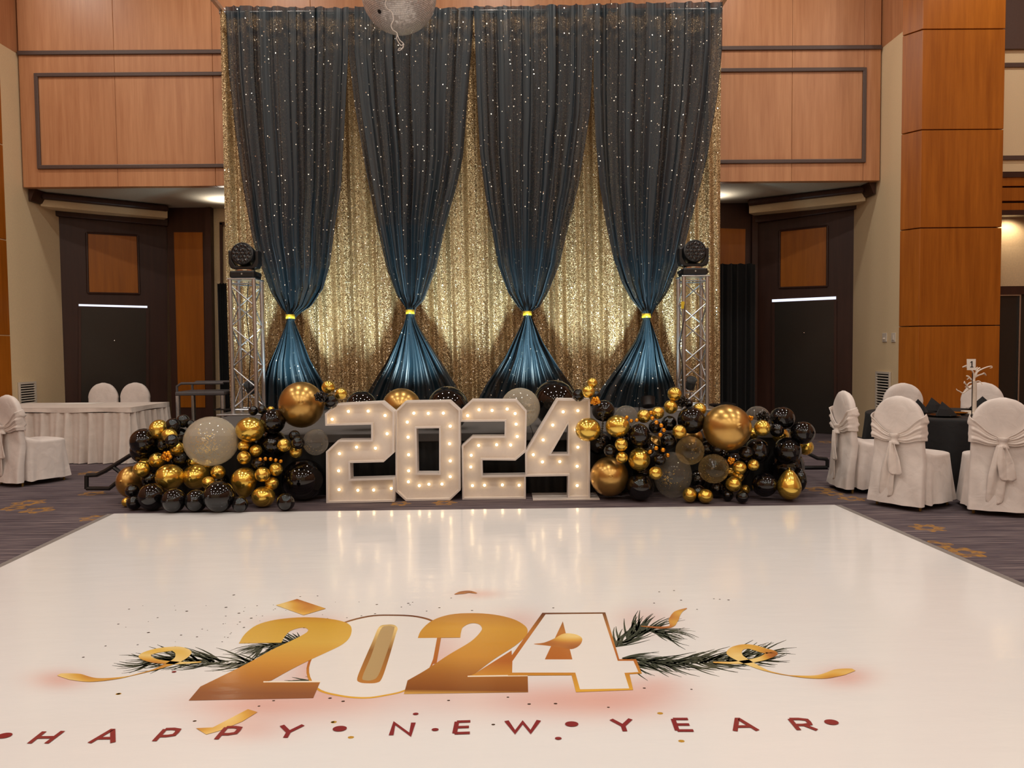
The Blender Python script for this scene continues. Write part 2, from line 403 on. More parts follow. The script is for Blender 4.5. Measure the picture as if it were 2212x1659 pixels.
# ================================================================ floor
def carpet_mat():
    m, nt, p = new_mat('patterned_carpet')
    tc = N(nt, 'ShaderNodeTexCoord')
    mp = N(nt, 'ShaderNodeMapping'); mp.inputs['Scale'].default_value = (1.6, 55, 1); mp.inputs['Rotation'].default_value = (0, 0, .03)
    nt.links.new(tc.outputs['Object'], mp.inputs['Vector'])
    a = N(nt, 'ShaderNodeTexNoise', i_Scale=1.0, i_Detail=4.0, i_Roughness=.65); nt.links.new(mp.outputs[0], a.inputs['Vector'])
    r = ramp(nt, [(.32, srgb(54, 46, 50)), (.5, srgb(92, 82, 88)), (.66, srgb(136, 122, 120))])
    nt.links.new(a.outputs['Fac'], r.inputs['Fac'])
    fl = N(nt, 'ShaderNodeTexVoronoi', i_Scale=26.0); nt.links.new(tc.outputs['Object'], fl.inputs['Vector'])
    mask = None
    meds = [(28, 1098, .12, 5), (62, 1086, .16, 6), (82, 1102, .15, 5), (196, 1022, .15, 6), (200, 1066, .13, 5), (205, 1119, .13, 6),
            (1770, 1057, .15, 5), (1798, 1066, .12, 6), (1840, 1077, .13, 6), (2004, 1140, .135, 7), (2022, 1176, .12, 5), (2084, 1193, .14, 6),
            (1786, 955, .14, 6), (865, 1088, .1, 5), (960, 1086, .12, 6), (1745, 1100, .12, 5), (45, 1045, .12, 5)]
    for u, v, rad, k in meds:
        c = at_z(u, v)
        sb = N(nt, 'ShaderNodeVectorMath', operation='SUBTRACT'); sb.inputs[1].default_value = (c.x, c.y, 0); nt.links.new(tc.outputs['Object'], sb.inputs[0])
        ln = N(nt, 'ShaderNodeVectorMath', operation='LENGTH'); nt.links.new(sb.outputs[0], ln.inputs[0])
        xy = N(nt, 'ShaderNodeSeparateXYZ'); nt.links.new(sb.outputs[0], xy.inputs[0])
        at = N(nt, 'ShaderNodeMath', operation='ARCTAN2'); nt.links.new(xy.outputs[1], at.inputs[0]); nt.links.new(xy.outputs[0], at.inputs[1])
        mu = N(nt, 'ShaderNodeMath', operation='MULTIPLY'); mu.inputs[1].default_value = k; nt.links.new(at.outputs[0], mu.inputs[0])
        co = N(nt, 'ShaderNodeMath', operation='COSINE'); nt.links.new(mu.outputs[0], co.inputs[0])
        ed = N(nt, 'ShaderNodeMath', operation='MULTIPLY_ADD'); ed.inputs[1].default_value = .16 * rad; ed.inputs[2].default_value = .86 * rad; nt.links.new(co.outputs[0], ed.inputs[0])
        lt = N(nt, 'ShaderNodeMath', operation='LESS_THAN'); nt.links.new(ln.outputs['Value'], lt.inputs[0]); nt.links.new(ed.outputs[0], lt.inputs[1])
        gt = N(nt, 'ShaderNodeMath', operation='GREATER_THAN'); gt.inputs[1].default_value = .3 * rad; nt.links.new(ln.outputs['Value'], gt.inputs[0])
        mm = N(nt, 'ShaderNodeMath', operation='MULTIPLY'); nt.links.new(lt.outputs[0], mm.inputs[0]); nt.links.new(gt.outputs[0], mm.inputs[1])
        if mask is None: mask = mm
        else:
            mxn = N(nt, 'ShaderNodeMath', operation='MAXIMUM'); nt.links.new(mask.outputs[0], mxn.inputs[0]); nt.links.new(mm.outputs[0], mxn.inputs[1]); mask = mxn
    vr = ramp(nt, [(.25, (1, 1, 1, 1)), (.6, (.35, .35, .35, 1))]); nt.links.new(fl.outputs['Distance'], vr.inputs['Fac'])
    mk = N(nt, 'ShaderNodeMath', operation='MULTIPLY'); nt.links.new(mask.outputs[0], mk.inputs[0]); nt.links.new(vr.outputs[0], mk.inputs[1])
    mk2 = N(nt, 'ShaderNodeMath', operation='MULTIPLY'); mk2.inputs[1].default_value = .68; nt.links.new(mk.outputs[0], mk2.inputs[0])
    mx = N(nt, 'ShaderNodeMix', data_type='RGBA'); nt.links.new(mk2.outputs[0], mx.inputs[0])
    nt.links.new(r.outputs['Color'], mx.inputs[6]); mx.inputs[7].default_value = srgb(190, 136, 36)
    nt.links.new(mx.outputs[2], p.inputs['Base Color'])
    p.inputs['Roughness'].default_value = .95; p.inputs['Specular IOR Level'].default_value = .15
    b = N(nt, 'ShaderNodeBump', i_Strength=.3, i_Distance=.004); nt.links.new(a.outputs['Fac'], b.inputs['Height']); nt.links.new(b.outputs[0], p.inputs['Normal'])
    return m
mb = MB(); mb.box((0, 4, -.1), (26, 26, .2))
struct('floor', mb, carpet_mat(), 'dark purple grey carpet with woven streaks and ochre medallions')

# ================================================================ room shell
YB = 11.2                      # face of the panelled bulkhead
PB = Plane(300, YB, 1700, YB)
def slab(pl, uv, o0, o1, mb=None):
    """polygon seen at pixels uv on plane pl, a slab between offsets o0 (back) and o1 (front)"""
    mb = mb or MB()
    mb.prism([pl.at(u, v) + pl.n * o0 for u, v in uv], pl.n * (o1 - o0)); return mb
def rect_xz(mb, x0, x1, z0, z1, y, t):
    mb.box(((x0 + x1) / 2, y + t / 2, (z0 + z1) / 2), (abs(x1 - x0), t, abs(z1 - z0))); return mb
Z_SOF = (PB.at(260, 403).z + PB.at(1740, 391.5).z) / 2
Z_T1 = (PB.at(260, 112).z + PB.at(1740, 106).z) / 2
XL = PB.at(46, 300).x; XR = PB.at(1902, 250).x
wb = struct_root('wall_back', 'honey wood panelled bulkhead above the two doorway recesses')
seams = [XL] + [PB.at(u, 250).x for u in (250, 462, 675, 890, 1106, 1320, 1515, 1711, 1866)] + [XR]
for a, b in zip(seams[:-1], seams[1:]):
    for z0, z1 in ((Z_SOF, Z_T1), (Z_T1, CEIL_Z)):
        o = obj('panel', rect_xz(MB(), a + .002, b - .002, z0, z1, YB, .12), M['wood'], parent=wb); bevel(o, .004, 1)
def bar(p, q, w, t, mat, parent, name='trim_strip'):
    """flat moulding between two wall points"""
    p, q = Vector(p), Vector(q); d = (q - p); L = d.length; d.normalize()
    n = Vector((0, -1, 0)); s = d.cross(n).normalized() * (w / 2)
    mb = MB(); mb.prism([p + s, q + s, q - s, p - s], n * t)
    o = obj(name, mb, mat, parent=parent); bevel(o, .008, 2); return o
bar((XL, YB, Z_T1), (XR, YB, Z_T1), .06, .03, M['trim'], wb)
Z2, Z3 = (PB.at(260, 160).z + PB.at(1740, 153).z) / 2, (PB.at(260, 358).z + PB.at(1740, 351).z) / 2
xa, xb = PB.at(82, 250).x, PB.at(1866, 250).x
xm = PB.at(700, 250).x; xm2 = PB.at(1330, 250).x
for x0, x1 in ((xa, xm), (xm2, xb)):
    bar((x0, YB, Z2), (x1, YB, Z2), .055, .03, M['trim'], wb); bar((x0, YB, Z3), (x1, YB, Z3), .055, .03, M['trim'], wb)
    for x in (x0, x1): bar((x, YB, Z3 - .027), (x, YB, Z2 + .027), .055, .028, M['trim'], wb)

# soffit of the two recesses
mb = MB(); mb.box(((XL + XR) / 2, YB + 2.2, Z_SOF + .06), (XR - XL + .6, 4.2, .1))
struct('ceiling_soffit', mb, M['plaster'], 'pale plaster soffit over the doorway recesses')
# side walls of the stage end and their returns into the recesses
mb = MB(); mb.box((XR + .12, YB + .14, Z_T1 / 2), (.2, 1.44, Z_T1)); struct('wall_right_return', mb, M['beige'], 'beige side wall between wooden pillar and dark doorway')
mb = MB(); mb.box((XR + .12, YB - .26, (Z_T1 + CEIL_Z) / 2), (.2, .62, CEIL_Z - Z_T1)); struct('wall_right_return_upper', mb, M['wood'], 'honey wood band above the beige side wall')
mb = MB(); mb.box((XL - .12, YB + .225, Z_T1 / 2), (.2, 1.65, Z_T1)); struct('wall_left_return', mb, M['beige'], 'beige side wall beside the left doorway')
mb = MB(); mb.box((XL - .12, YB - .45, (Z_T1 + CEIL_Z) / 2), (.2, 1.0, CEIL_Z - Z_T1)); struct('wall_left_return_upper', mb, M['wood'], 'honey wood band over the left beige wall')

# the doorway recesses: angled dark wood wall with inset panel and door, then a frontal wall
def recess(side):
    L = side == 'left'
    if L:
        pl = Plane(108, 12.0, 362, 12.9); pk = Plane(362, 12.9, 500, 12.9)
        lab = 'dark mahogany doorway wall behind the skirted table'
    else:
        pl = Plane(1858, 12.0, 1628, 12.9); pk = Plane(1628, 12.9, 1480, 12.9)
        lab = 'dark mahogany doorway wall beside the right wooden pillar'
    root = struct_root('wall_recess_' + side, lab)
    def zcut(p, u, v): return (u, v)
    def floor_v(pln, u):           # pixel row where this plane meets the floor at column u
        lo, hi = 760, 1300
        for _ in range(40):
            m_ = (lo + hi) / 2
            if pln.at(u, m_).z > 0: lo = m_
            else: hi = m_
        return lo
    if L: ua, ub, ta, tb = 108, 362, 452, 476
    else: ua, ub, ta, tb = 1858, 1628, 437, 470
    obj('wall_face', slab(pl, [(ua, ta), (ub, tb), (ub, floor_v(pl, ub)), (ua, floor_v(pl, ua))], -.15, 0), M['dark_wood'], parent=root)
    # lintel above: beige strip then crown moulding under the soffit
    if L: pu = Plane(91, 11.55, 341, 12.55); e0, e1, b0, b1 = 88, 362, 445, 471
    else: pu = Plane(1866, 11.6, 1621, 12.6); e0, e1, b0, b1 = 1869, 1618, 434, 461
    top = lambda u: next(v for v in range(300, 520) if pu.at(u, v).z <= Z_SOF) - 1
    va0, vb0 = top(e0), top(e1)
    obj('lintel', slab(pu, [(e0, va0), (e1, vb0), (e1, b1), (e0, b0)], -.30, 0), M['beige'], parent=root)
    o = obj('crown_moulding', slab(pu, [(e0, va0 + 1), (e1, vb0 + 1), (e1, vb0 + 14), (e0, va0 + 15)], 0, .09), M['dark_wood'], parent=root); bevel(o, .03)
    o = obj('cornice', slab(pl, [(ua + (-6 if L else 6), ta - 2), (ub, tb - 2), (ub, tb + 14), (ua + (-6 if L else 6), ta + 14)], 0, .07), M['dark_wood'], parent=root); bevel(o, .015)
    # inset orange panel with its dark bead
    q = [(187, 503), (297, 509), (301, 635), (190, 633)] if L else [(1788, 488), (1685, 499), (1684, 622), (1787, 619)]
    obj('inset_panel', slab(pl, q, 0, .012), M['wood_panel'], parent=root)
    mb = MB(); c = [pl.at(u, v) + pl.n * .012 for u, v in q]
    for i in range(4): mb.tube([c[i], c[(i + 1) % 4]], .018, 6)
    obj('panel_bead', mb, M['dark_wood'], parent=root)
    # door leaf with frame and the daylight gap above it
    if L: d = (172, 318, 664, 667); gap = [(170, 657), (318, 661), (318, 665), (170, 661)]
    else: d = (1805, 1671, 650, 653); gap = [(1806, 640.5), (1668, 647), (1668, 652.5), (1806, 646.5)]
    u0, u1, v0, v1 = d
    dr = struct_root('door_1' if L else 'door_2', 'dark flush door with a bright gap above it, ' + ('left recess' if L else 'right recess'))
    obj('door_leaf', slab(pl, [(u0, v0), (u1, v1), (u1, floor_v(pl, u1) - 1), (u0, floor_v(pl, u0) - 1)], 0, .015), M['door_leaf'], parent=dr)
    obj('gap_light', slab(pl, gap, 0, .01), M['leak'], parent=dr, label='bright daylight gap above door')
    mb = MB(); s = (u0 + u1) / 2; mb.sphere(pl.at(s + (2 if L else 0), 736 if L else 719) + pl.n * .03, .012, 8, 6); obj('peephole', mb, M['chrome'], parent=dr)
    mb = MB()
    for uu, vv in ((u0, v0), (u1, v1)): mb.prism([pl.at(uu - 3, vv), pl.at(uu + 3, vv), pl.at(uu + 3, floor_v(pl, uu) - 1), pl.at(uu - 3, floor_v(pl, uu) - 1)], pl.n * .03)
    obj('door_frame', mb, M['dark_wood'], parent=dr)
    # frontal wall beyond
    if L:
        obj('end_wall', slab(pk, [(360, 440), (456, 440), (462, floor_v(pk, 462)), (372, floor_v(pk, 372))], -.15, 0), M['dark_wood'], parent=root)
        q2 = [(376, 502), (438, 502), (444, 880), (386, 880)]
        obj('inset_panel', slab(pk, q2, 0, .012), M['wood_panel'], parent=root)
        obj('end_column', slab(pk, [(446, 450), (458, 450), (465, floor_v(pk, 462)), (452, floor_v(pk, 455))], 0, .08), M['dark_wood'], parent=root)
        obj('side_wall', slab(Plane(456, 13.0, 500, 13.0), [(456, 440), (640, 440), (640, 900), (456, 900)], -.15, 0), M['cream'], parent=root)
        pq = Plane(470, 12.98, 500, 12.98)
        obj('far_frame', slab(pq, [(476, 482), (482, 482), (482, 640), (478, 640)], 0, .04), M['dark_wood'], parent=root)
        obj('far_frame', slab(pq, [(476, 480), (500, 480), (500, 486), (476, 486)], 0, .04), M['dark_wood'], parent=root)
        obj('door_jamb', slab(pl, [(97, ta - 4), (108, ta), (121, floor_v(pl, 121)), (110, floor_v(pl, 110))], -.05, .03), M['beige'], parent=root)
    else:
        obj('end_wall', slab(pk, [(1640, 430), (1300, 430), (1300, 960), (1640, floor_v(pk, 1640))], -.15, 0), M['dark_wood'], parent=root)
        obj('inset_panel', slab(pk, [(1545, 493), (1610, 495), (1608, 640), (1545, 640)], 0, .012), M['wood_panel'], parent=root)
        obj('end_column', slab(pk, [(1622, 440), (1634, 440), (1632, floor_v(pk, 1632)), (1620, floor_v(pk, 1620))], 0, .08), M['dark_wood'], parent=root)
        obj('door_jamb', slab(pl, [(1868, ta - 4), (1858, ta), (1848, floor_v(pl, 1848)), (1857, floor_v(pl, 1857))], -.05, .03), M['beige'], parent=root)
    # crown along the beige side wall inside the recess
    xs = XL if L else XR
    y1 = 11.62
    mb = MB(); s = 1 if L else -1
    prof = [(xs, Z_SOF), (xs + s * .10, Z_SOF), (xs + s * .07, Z_SOF - .06), (xs + s * .03, Z_SOF - .16), (xs, Z_SOF - .17)]
    mb.prism([(x, YB + .12, z) for x, z in prof], (0, y1 - YB, 0)); obj('crown_moulding', mb, M['dark_wood'], parent=root)
recess('left'); recess('right')
mb = MB(); mb.box((-1, 15.2, 2), (14, .2, 4)); struct('wall_far', mb, M['cream'], 'cream corridor wall behind the stage')

# wooden pillar on the right, built of stacked panels with recessed joints
YP = 10.4
PP = Plane(1972, YP, 2165, YP)
px0, px1 = PP.at(1965, 500).x, PP.at(2164, 500).x
pil = struct_root('pillar_right', 'amber wood clad pillar behind the round table')
zj = [0.0] + [PP.at(2060, v).z for v in (704, 492, 280, 63)] + [CEIL_Z]
for z0, z1 in zip(zj[:-1], zj[1:]):
    ch = .14
    mb = MB(); mb.prism([(px0 + ch, YP, z0 + .006), (px1, YP, z0 + .006), (px1, YP + .8, z0 + .006), (px0 + .1, YP + .8, z0 + .006), (px0 + .1, YP + .23, z0 + .006), (px0 - .02, YP + .22, z0 + .006)], (0, 0, z1 - z0 - .012))
    o = obj('panel', mb, M['wood_pillar'], parent=pil); bevel(o, .005, 1)
mb = MB(); mb.box(((px0 + px1) / 2 + .05, YP + .42, CEIL_Z / 2), (px1 - px0 - .15, .7, CEIL_Z - .02)); obj('pillar_core', mb, M['dark_wood'], parent=pil)
PL = Plane(-100, YP, 5, YP)
lx1 = XL - .01; YQ = 10.82 - .8
pil = struct_root('pillar_left', 'amber wood clad pillar edge at the beige left wall')
for z0, z1 in zip(zj[:-1], zj[1:]):
    mb = MB(); mb.box((lx1 - .6, YQ + .39, (z0 + z1) / 2), (1.2, .78, z1 - z0 - .012)); o = obj('panel', mb, M['wood_pillar'], parent=pil); bevel(o, .005, 1)

# wall to the right of the pillar with louvres, lit niche and dark door
PF = Plane(2165, YB, 2300, YB)
fx0, fx1 = px1 - .3, 8.6
wr = struct_root('wall_front_right', 'beige wall with dark mouldings beyond the wooden pillar')
zf = lambda v: PF.at(2190, v).z
def strip(name, v0, v1, mat, y=YB, t=.1, parent=wr, **k):
    return obj(name, rect_xz(MB(), fx0, fx1, zf(v1), zf(v0), y, t), mat, parent=parent, **k)
obj('wall_face', rect_xz(MB(), fx0, fx1, zf(372), zf(108), YB, .1), M['beige'], parent=wr)
obj('upper_fascia', rect_xz(MB(), fx0, fx1, zf(108), CEIL_Z, YB - .05, .15), M['trim'], parent=wr)
strip('trim_strip', 137, 146, M['trim'], YB - .03, .04); strip('trim_strip', 337, 346, M['trim'], YB - .03, .04)
strip('header', 372, 384, M['dark_wood'], YB - .04, .12)
for v0, v1 in ((384, 402), (406, 434), (439, 454)): strip('louvre', v0, v1, M['wood_pillar'], YB - .02, .1)
strip('header', 454, 465, M['dark_wood'], YB - .02, .12); strip('louvre_back', 384, 465, M['dark_wood'], YB + .09, .05)
strip('niche_wall', 440, 622, M['cream'], YB + .5, .05)
obj('niche_shelf', rect_xz(MB(), fx0, fx1, zf(624), zf(618), YB, .55), M['dark_wood'], parent=wr)
strip('header', 618, 636, M['dark_wood'], YB, .12)
d3 = struct_root('door_3', 'dark glazed door right of the wooden pillar')
obj('door_leaf', rect_xz(MB(), fx0, PF.at(2205, 700).x, 0, zf(636), YB + .06, .06), M['door_leaf'], parent=d3)
obj('door_leaf', rect_xz(MB(), PF.at(2208, 700).x, fx1, 0, zf(636), YB + .06, .06), M['door_leaf'], parent=d3)
obj('door_edge', rect_xz(MB(), PF.at(2204.5, 700).x, PF.at(2207.5, 700).x, 0, zf(636), YB + .03, .05), M['alu'], parent=d3)
obj('door_head_rail', rect_xz(MB(), fx0, PF.at(2205, 700).x, zf(638.5), zf(636), YB + .03, .04), M['alu'], parent=d3)
spot('niche_lamp', (fx0 + 1.2, YB + .3, zf(462)), (fx0 + 1.2, YB + .5, zf(620)), 14, (1, .8, .55), 150, .6)

# the rest of the room, out of the frame but seen in every shiny balloon
mb = MB(); mb.box((0, 3, CEIL_Z + .1), (18, 24, .2)); struct('ceiling', mb, M['ceiling'], 'pale ceiling of the ballroom')
mb = MB(); mb.box((-8.7, 2, CEIL_Z / 2), (.2, 20, CEIL_Z)); struct('wall_left', mb, M['wood'], 'wood clad left wall of the ballroom')
mb = MB(); mb.box((8.7, 2, CEIL_Z / 2), (.2, 20, CEIL_Z)); struct('wall_right', mb, M['wood'], 'wood clad right wall of the ballroom')
mb = MB(); mb.box((0, -8.1, CEIL_Z / 2), (17.6, .2, CEIL_Z)); struct('wall_rear', mb, M['beige'], 'beige wall behind the photographer')
# ceiling light reflected at the corridor soffit, both sides of the drape
spot('corridor_lamp', at_y(485, 470, 12.3), at_y(478, 420, 12.0) + Vector((0, 0, 1)), 26, (1, .9, .76), 150, 1.0)
spot('corridor_lamp', at_y(1540, 462, 12.3), at_y(1560, 415, 12.0) + Vector((0, 0, 1)), 18, (1, .9, .76), 150, 1.0)

# ================================================================ wall fittings
def wall_pt(side, u, v):           # point on the beige side wall
    x = XR + .02 if side == 'right' else XL - .02
    r = ray(u, v); return CAM + r * ((x - CAM.x) / r.x)
def grille(name, side, u0, u1, v0, v1, label):
    s = -1 if side == 'right' else 1
    a, b = wall_pt(side, u0, v0), wall_pt(side, u1, v1)
    y0, y1 = min(a.y, b.y), max(a.y, b.y); zc = wall_pt(side, (u0 + u1) / 2, v0).z; zb = wall_pt(side, (u0 + u1) / 2, v1).z
    x = a.x
    root = thing(name, label, 'vent', (x, (y0 + y1) / 2, zb))
    f = .03; mb = MB()
    for za, zz in ((zb, zb + f), (zc - f, zc)): mb.box((x + s * .012, (y0 + y1) / 2, (za + zz) / 2), (.024, y1 - y0, f))
    for ya, yy in ((y0, y0 + f), (y1 - f, y1)): mb.box((x + s * .012, (ya + yy) / 2, (zb + zc) / 2), (.024, f, zc - zb - 2 * f))
    obj('frame', mb, M['white_plastic'], parent=root)
    mb = MB(); mb.box((x + s * .002, (y0 + y1) / 2, (zb + zc) / 2), (.004, y1 - y0, zc - zb)); obj('backing', mb, M['black_plastic'], parent=root)
    n = max(6, int((zc - zb) / .042)); me = None
    for k in range(n):
        z = zb + f + (k + .5) * (zc - zb - 2 * f) / n
        if me is None:
            mb = MB(); mb.prism([(-.004, 0, -.004), (.012, 0, -.014), (.012, 0, -.009), (-.004, 0, .002)], (0, y1 - y0 - 2 * f, 0)); me = mb.mesh('slat', M['white_plastic'])
        o = bpy.data.objects.new('slat', me); COL.objects.link(o); o.parent = root
        o.location = (s * .012, -(y1 - y0) / 2 + f, z - zb); o.scale = (s, 1, 1)
grille('wall_grille', 'left', 38, 77, 825, 882, 'white louvred wall grille behind the left chair')
grille('wall_grille', 'right', 1925, 1893, 803, 920, 'tall white louvred wall grille beside the wooden pillar')
for u, lab in ((1912, 'white wall switch plate with round knob, nearer the door'), (1931, 'cream wall switch plate nearer the wooden pillar')):
    c = wall_pt('right', u, 729)
    root = thing('wall_switch', lab, 'switch', c, 0, 'wall switches by the pillar')
    o = obj('plate', (lambda m_: (m_.box((c.x - .006, c.y, c.z), (.012, .125 if u < 1920 else .11, .13)), m_)[1])(MB()), M['white_plastic'], parent=root); bevel(o, .004)
    mb = MB()
    if u < 1920: mb.lathe([(.017, 0), (.015, .02), (.006, .024)], 12, (c.x - .012, c.y, c.z - .02), (-1, 0, 0)); obj('knob', mb, M['white_plastic'], parent=root)
    else: mb.box((c.x - .016, c.y, c.z), (.012, .04, .07)); obj('rocker', mb, M['white_plastic'], parent=root)

# ================================================================ dance floor with its print
def project(P):
    d = ROT.transposed() @ (Vector(P) - CAM)
    return (W / 2 + F * d.x / -d.z, H / 2 - F * d.y / -d.z)
A0, A1 = at_z(246, 1111), at_z(0, 1228)
B0, B1 = at_z(1803, 1092), at_z(2212, 1271)
def ext(p, q, y): t = (y - p.y) / (q.y - p.y); return p + (q - p) * t
YN = -1.6
A2, B2 = ext(A0, A1, YN), ext(B0, B1, YN)
SZ = .006
def vinyl(name, vcol=True, color=None):
    m, nt, p = new_mat(name)
    tc = N(nt, 'ShaderNodeTexCoord')
    if vcol:
        at = N(nt, 'ShaderNodeVertexColor', layer_name='print'); nt.links.new(at.outputs['Color'], p.inputs['Base Color'])
    else:
        p.inputs['Base Color'].default_value = color
    mp = N(nt, 'ShaderNodeMapping'); mp.inputs['Scale'].default_value = (1.0, 3.5, 1)
    nt.links.new(tc.outputs['Object'], mp.inputs['Vector'])
    a = N(nt, 'ShaderNodeTexNoise', i_Scale=2.2, i_Detail=5.0, i_Roughness=.55); nt.links.new(mp.outputs[0], a.inputs['Vector'])
    b = N(nt, 'ShaderNodeBump', i_Strength=.18, i_Distance=.012); nt.links.new(a.outputs['Fac'], b.inputs['Height'])
    nt.links.new(b.outputs[0], p.inputs['Normal'])
    p.inputs['Roughness'].default_value = .13; p.inputs['Specular IOR Level'].default_value = .5
    return m
SHEET = srgb(236, 235, 234)
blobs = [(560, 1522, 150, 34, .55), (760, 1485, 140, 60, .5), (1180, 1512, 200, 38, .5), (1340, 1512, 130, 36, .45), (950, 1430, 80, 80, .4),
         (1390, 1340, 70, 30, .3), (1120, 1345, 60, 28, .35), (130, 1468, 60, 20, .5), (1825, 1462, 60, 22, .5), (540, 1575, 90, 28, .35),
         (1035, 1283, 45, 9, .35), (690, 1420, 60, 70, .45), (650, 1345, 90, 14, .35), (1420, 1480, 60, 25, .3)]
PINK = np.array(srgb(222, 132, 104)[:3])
NU, NV = 240, 260
vs = []; cols = []
for j in range(NV + 1):
    t = j / NV
    for i in range(NU + 1):
        s = i / NU
        P = (A2.lerp(B2, s)).lerp(A0.lerp(B0, s), t); P.z = SZ
        vs.append(P)
        c = np.array(SHEET[:3])
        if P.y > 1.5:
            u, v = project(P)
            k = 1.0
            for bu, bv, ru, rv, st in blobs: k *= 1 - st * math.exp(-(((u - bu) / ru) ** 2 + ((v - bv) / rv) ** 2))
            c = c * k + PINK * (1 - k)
        cols += [c[0], c[1], c[2], 1.0]
mb = MB(); w_ = NU + 1
mb.add(vs, [(j * w_ + i, j * w_ + i + 1, (j + 1) * w_ + i + 1, (j + 1) * w_ + i) for j in range(NV) for i in range(NU)])
df = thing('dance_floor', 'glossy white dance floor sheet printed with golden 2024 and happy new year', 'dance floor', (0, 3, 0))
sheet = obj('vinyl_sheet', mb, vinyl('printed_white_vinyl'), parent=df, fix=False, smooth=True)
ca = sheet.data.color_attributes.new('print', 'FLOAT_COLOR', 'POINT'); ca.data.foreach_set('color', cols)
for p0, p2, sg in ((A0, A2, -1), (B0, B2, 1)):
    d = (p0 - p2).normalized(); n_ = Vector((d.y, -d.x, 0)) * (.055 if sg > 0 else -.055)
    mb = MB(); mb.prism([p0, p2, p2 + n_, p0 + n_], (0, 0, .004)); obj('edge_tape', mb, M['tape'], parent=df)

def gold_print(name, y0, y1, stops, slant=0.0):
    """printed gold foil colours running up the artwork (y0..y1 along the floor)"""
    m = vinyl(name, False, (1, 1, 1, 1)); nt = m.node_tree; p = nt.nodes['Principled BSDF']
    tc = N(nt, 'ShaderNodeTexCoord'); xy = N(nt, 'ShaderNodeSeparateXYZ'); nt.links.new(tc.outputs['Object'], xy.inputs[0])
    a = N(nt, 'ShaderNodeMath', operation='MULTIPLY_ADD'); a.inputs[1].default_value = slant; nt.links.new(xy.outputs[0], a.inputs[0]); nt.links.new(xy.outputs[1], a.inputs[2])
    mr = N(nt, 'ShaderNodeMapRange'); mr.inputs['From Min'].default_value = y0 - 3; mr.inputs['From Max'].default_value = y1 - 3
    nt.links.new(a.outputs[0], mr.inputs['Value']); r = ramp(nt, stops); nt.links.new(mr.outputs[0], r.inputs['Fac'])
    nt.links.new(r.outputs['Color'], p.inputs['Base Color']); return m
def fpt(u, v, k): P = at_z(u, v, SZ); return Vector((P.x, P.y, SZ + .00016 * k))
def print_poly(name, uv, mat, k, holes=(), parent=df, **kw):
    mb = MB(); mb.flat([fpt(u, v, k) for u, v in uv], [[fpt(u, v, k) for u, v in h] for h in holes])
    return obj(name, mb, mat, parent=parent, **kw)
def catmull(pts, n=6, closed=False):
    out = []; k = len(pts)
    rng = range(k if closed else k - 1)
    for i in rng:
        p0 = pts[(i - 1) % k] if closed or i > 0 else pts[i]; p1 = pts[i]; p2 = pts[(i + 1) % k]; p3 = pts[(i + 2) % k] if closed or i + 2 < k else pts[i + 1]
        for j in range(n):
            t = j / n
            out.append(tuple(.5 * (2 * b + (c - a) * t + (2 * a - 5 * b + 4 * c - d_) * t * t + (3 * b - a - 3 * c + d_) * t ** 3) for a, b, c, d_ in zip(p0, p1, p2, p3)))
    if not closed: out.append(tuple(pts[-1]))
    return out
c6 = lambda L: [(80 + x / 3.16, 1240 + y / 3.16) for x, y in L]
c7 = lambda L: [(700 + x / 3.16, 1260 + y / 3.16) for x, y in L]
c8 = lambda L: [(1300 + x / 3.16, 1260 + y / 3.16) for x, y in L]
yb, yt = at_z(800, 1512).y, at_z(800, 1328).y
GOLD2 = gold_print('gold_print_numeral', yb, yt, [(0, srgb(150, 96, 62)), (.16, srgb(190, 126, 60)), (.32, srgb(216, 156, 70)), (.55, srgb(224, 182, 84)), (.8, srgb(216, 170, 66)), (1, srgb(190, 112, 48))], .06)
GOLD3 = gold_print('gold_print_second_numeral', yb, yt, [(0, srgb(240, 190, 96)), (.05, srgb(140, 84, 44)), (.2, srgb(168, 108, 52)), (.4, srgb(206, 146, 62)), (.75, srgb(214, 160, 66)), (1, srgb(186, 124, 52))], .06)
GLINE = gold_print('gold_print_outline', yb, yt, [(0, srgb(232, 180, 70)), (.35, srgb(186, 110, 52)), (.7, srgb(196, 128, 62)), (1, srgb(96, 56, 44))])
GSLOT = gold_print('gold_print_slot', yb, yt, [(.1, srgb(196, 132, 62)), (.5, srgb(150, 100, 52)), (.78, srgb(246, 214, 140)), (.9, srgb(120, 82, 56))])
def ribbon_print():
    m = vinyl('gold_print_ribbon', False, (1, 1, 1, 1)); nt = m.node_tree
    tc = N(nt, 'ShaderNodeTexCoord'); no = N(nt, 'ShaderNodeTexNoise', i_Scale=3.2, i_Detail=1.0); nt.links.new(tc.outputs['Object'], no.inputs['Vector'])
    r = ramp(nt, [(.3, srgb(140, 78, 52)), (.42, srgb(196, 128, 66)), (.5, srgb(226, 176, 84)), (.58, srgb(244, 214, 140)), (.68, srgb(232, 188, 80))])
    nt.links.new(no.outputs['Fac'], r.inputs['Fac']); nt.links.new(r.outputs['Color'], nt.nodes['Principled BSDF'].inputs['Base Color']); return m
RIB = ribbon_print()
PAPER = vinyl('white_print', False, srgb(238, 234, 230))
SLOTW = vinyl('beige_print', False, srgb(186, 158, 112))
SHADE = vinyl('light_gold_print_edge', False, srgb(248, 236, 214))
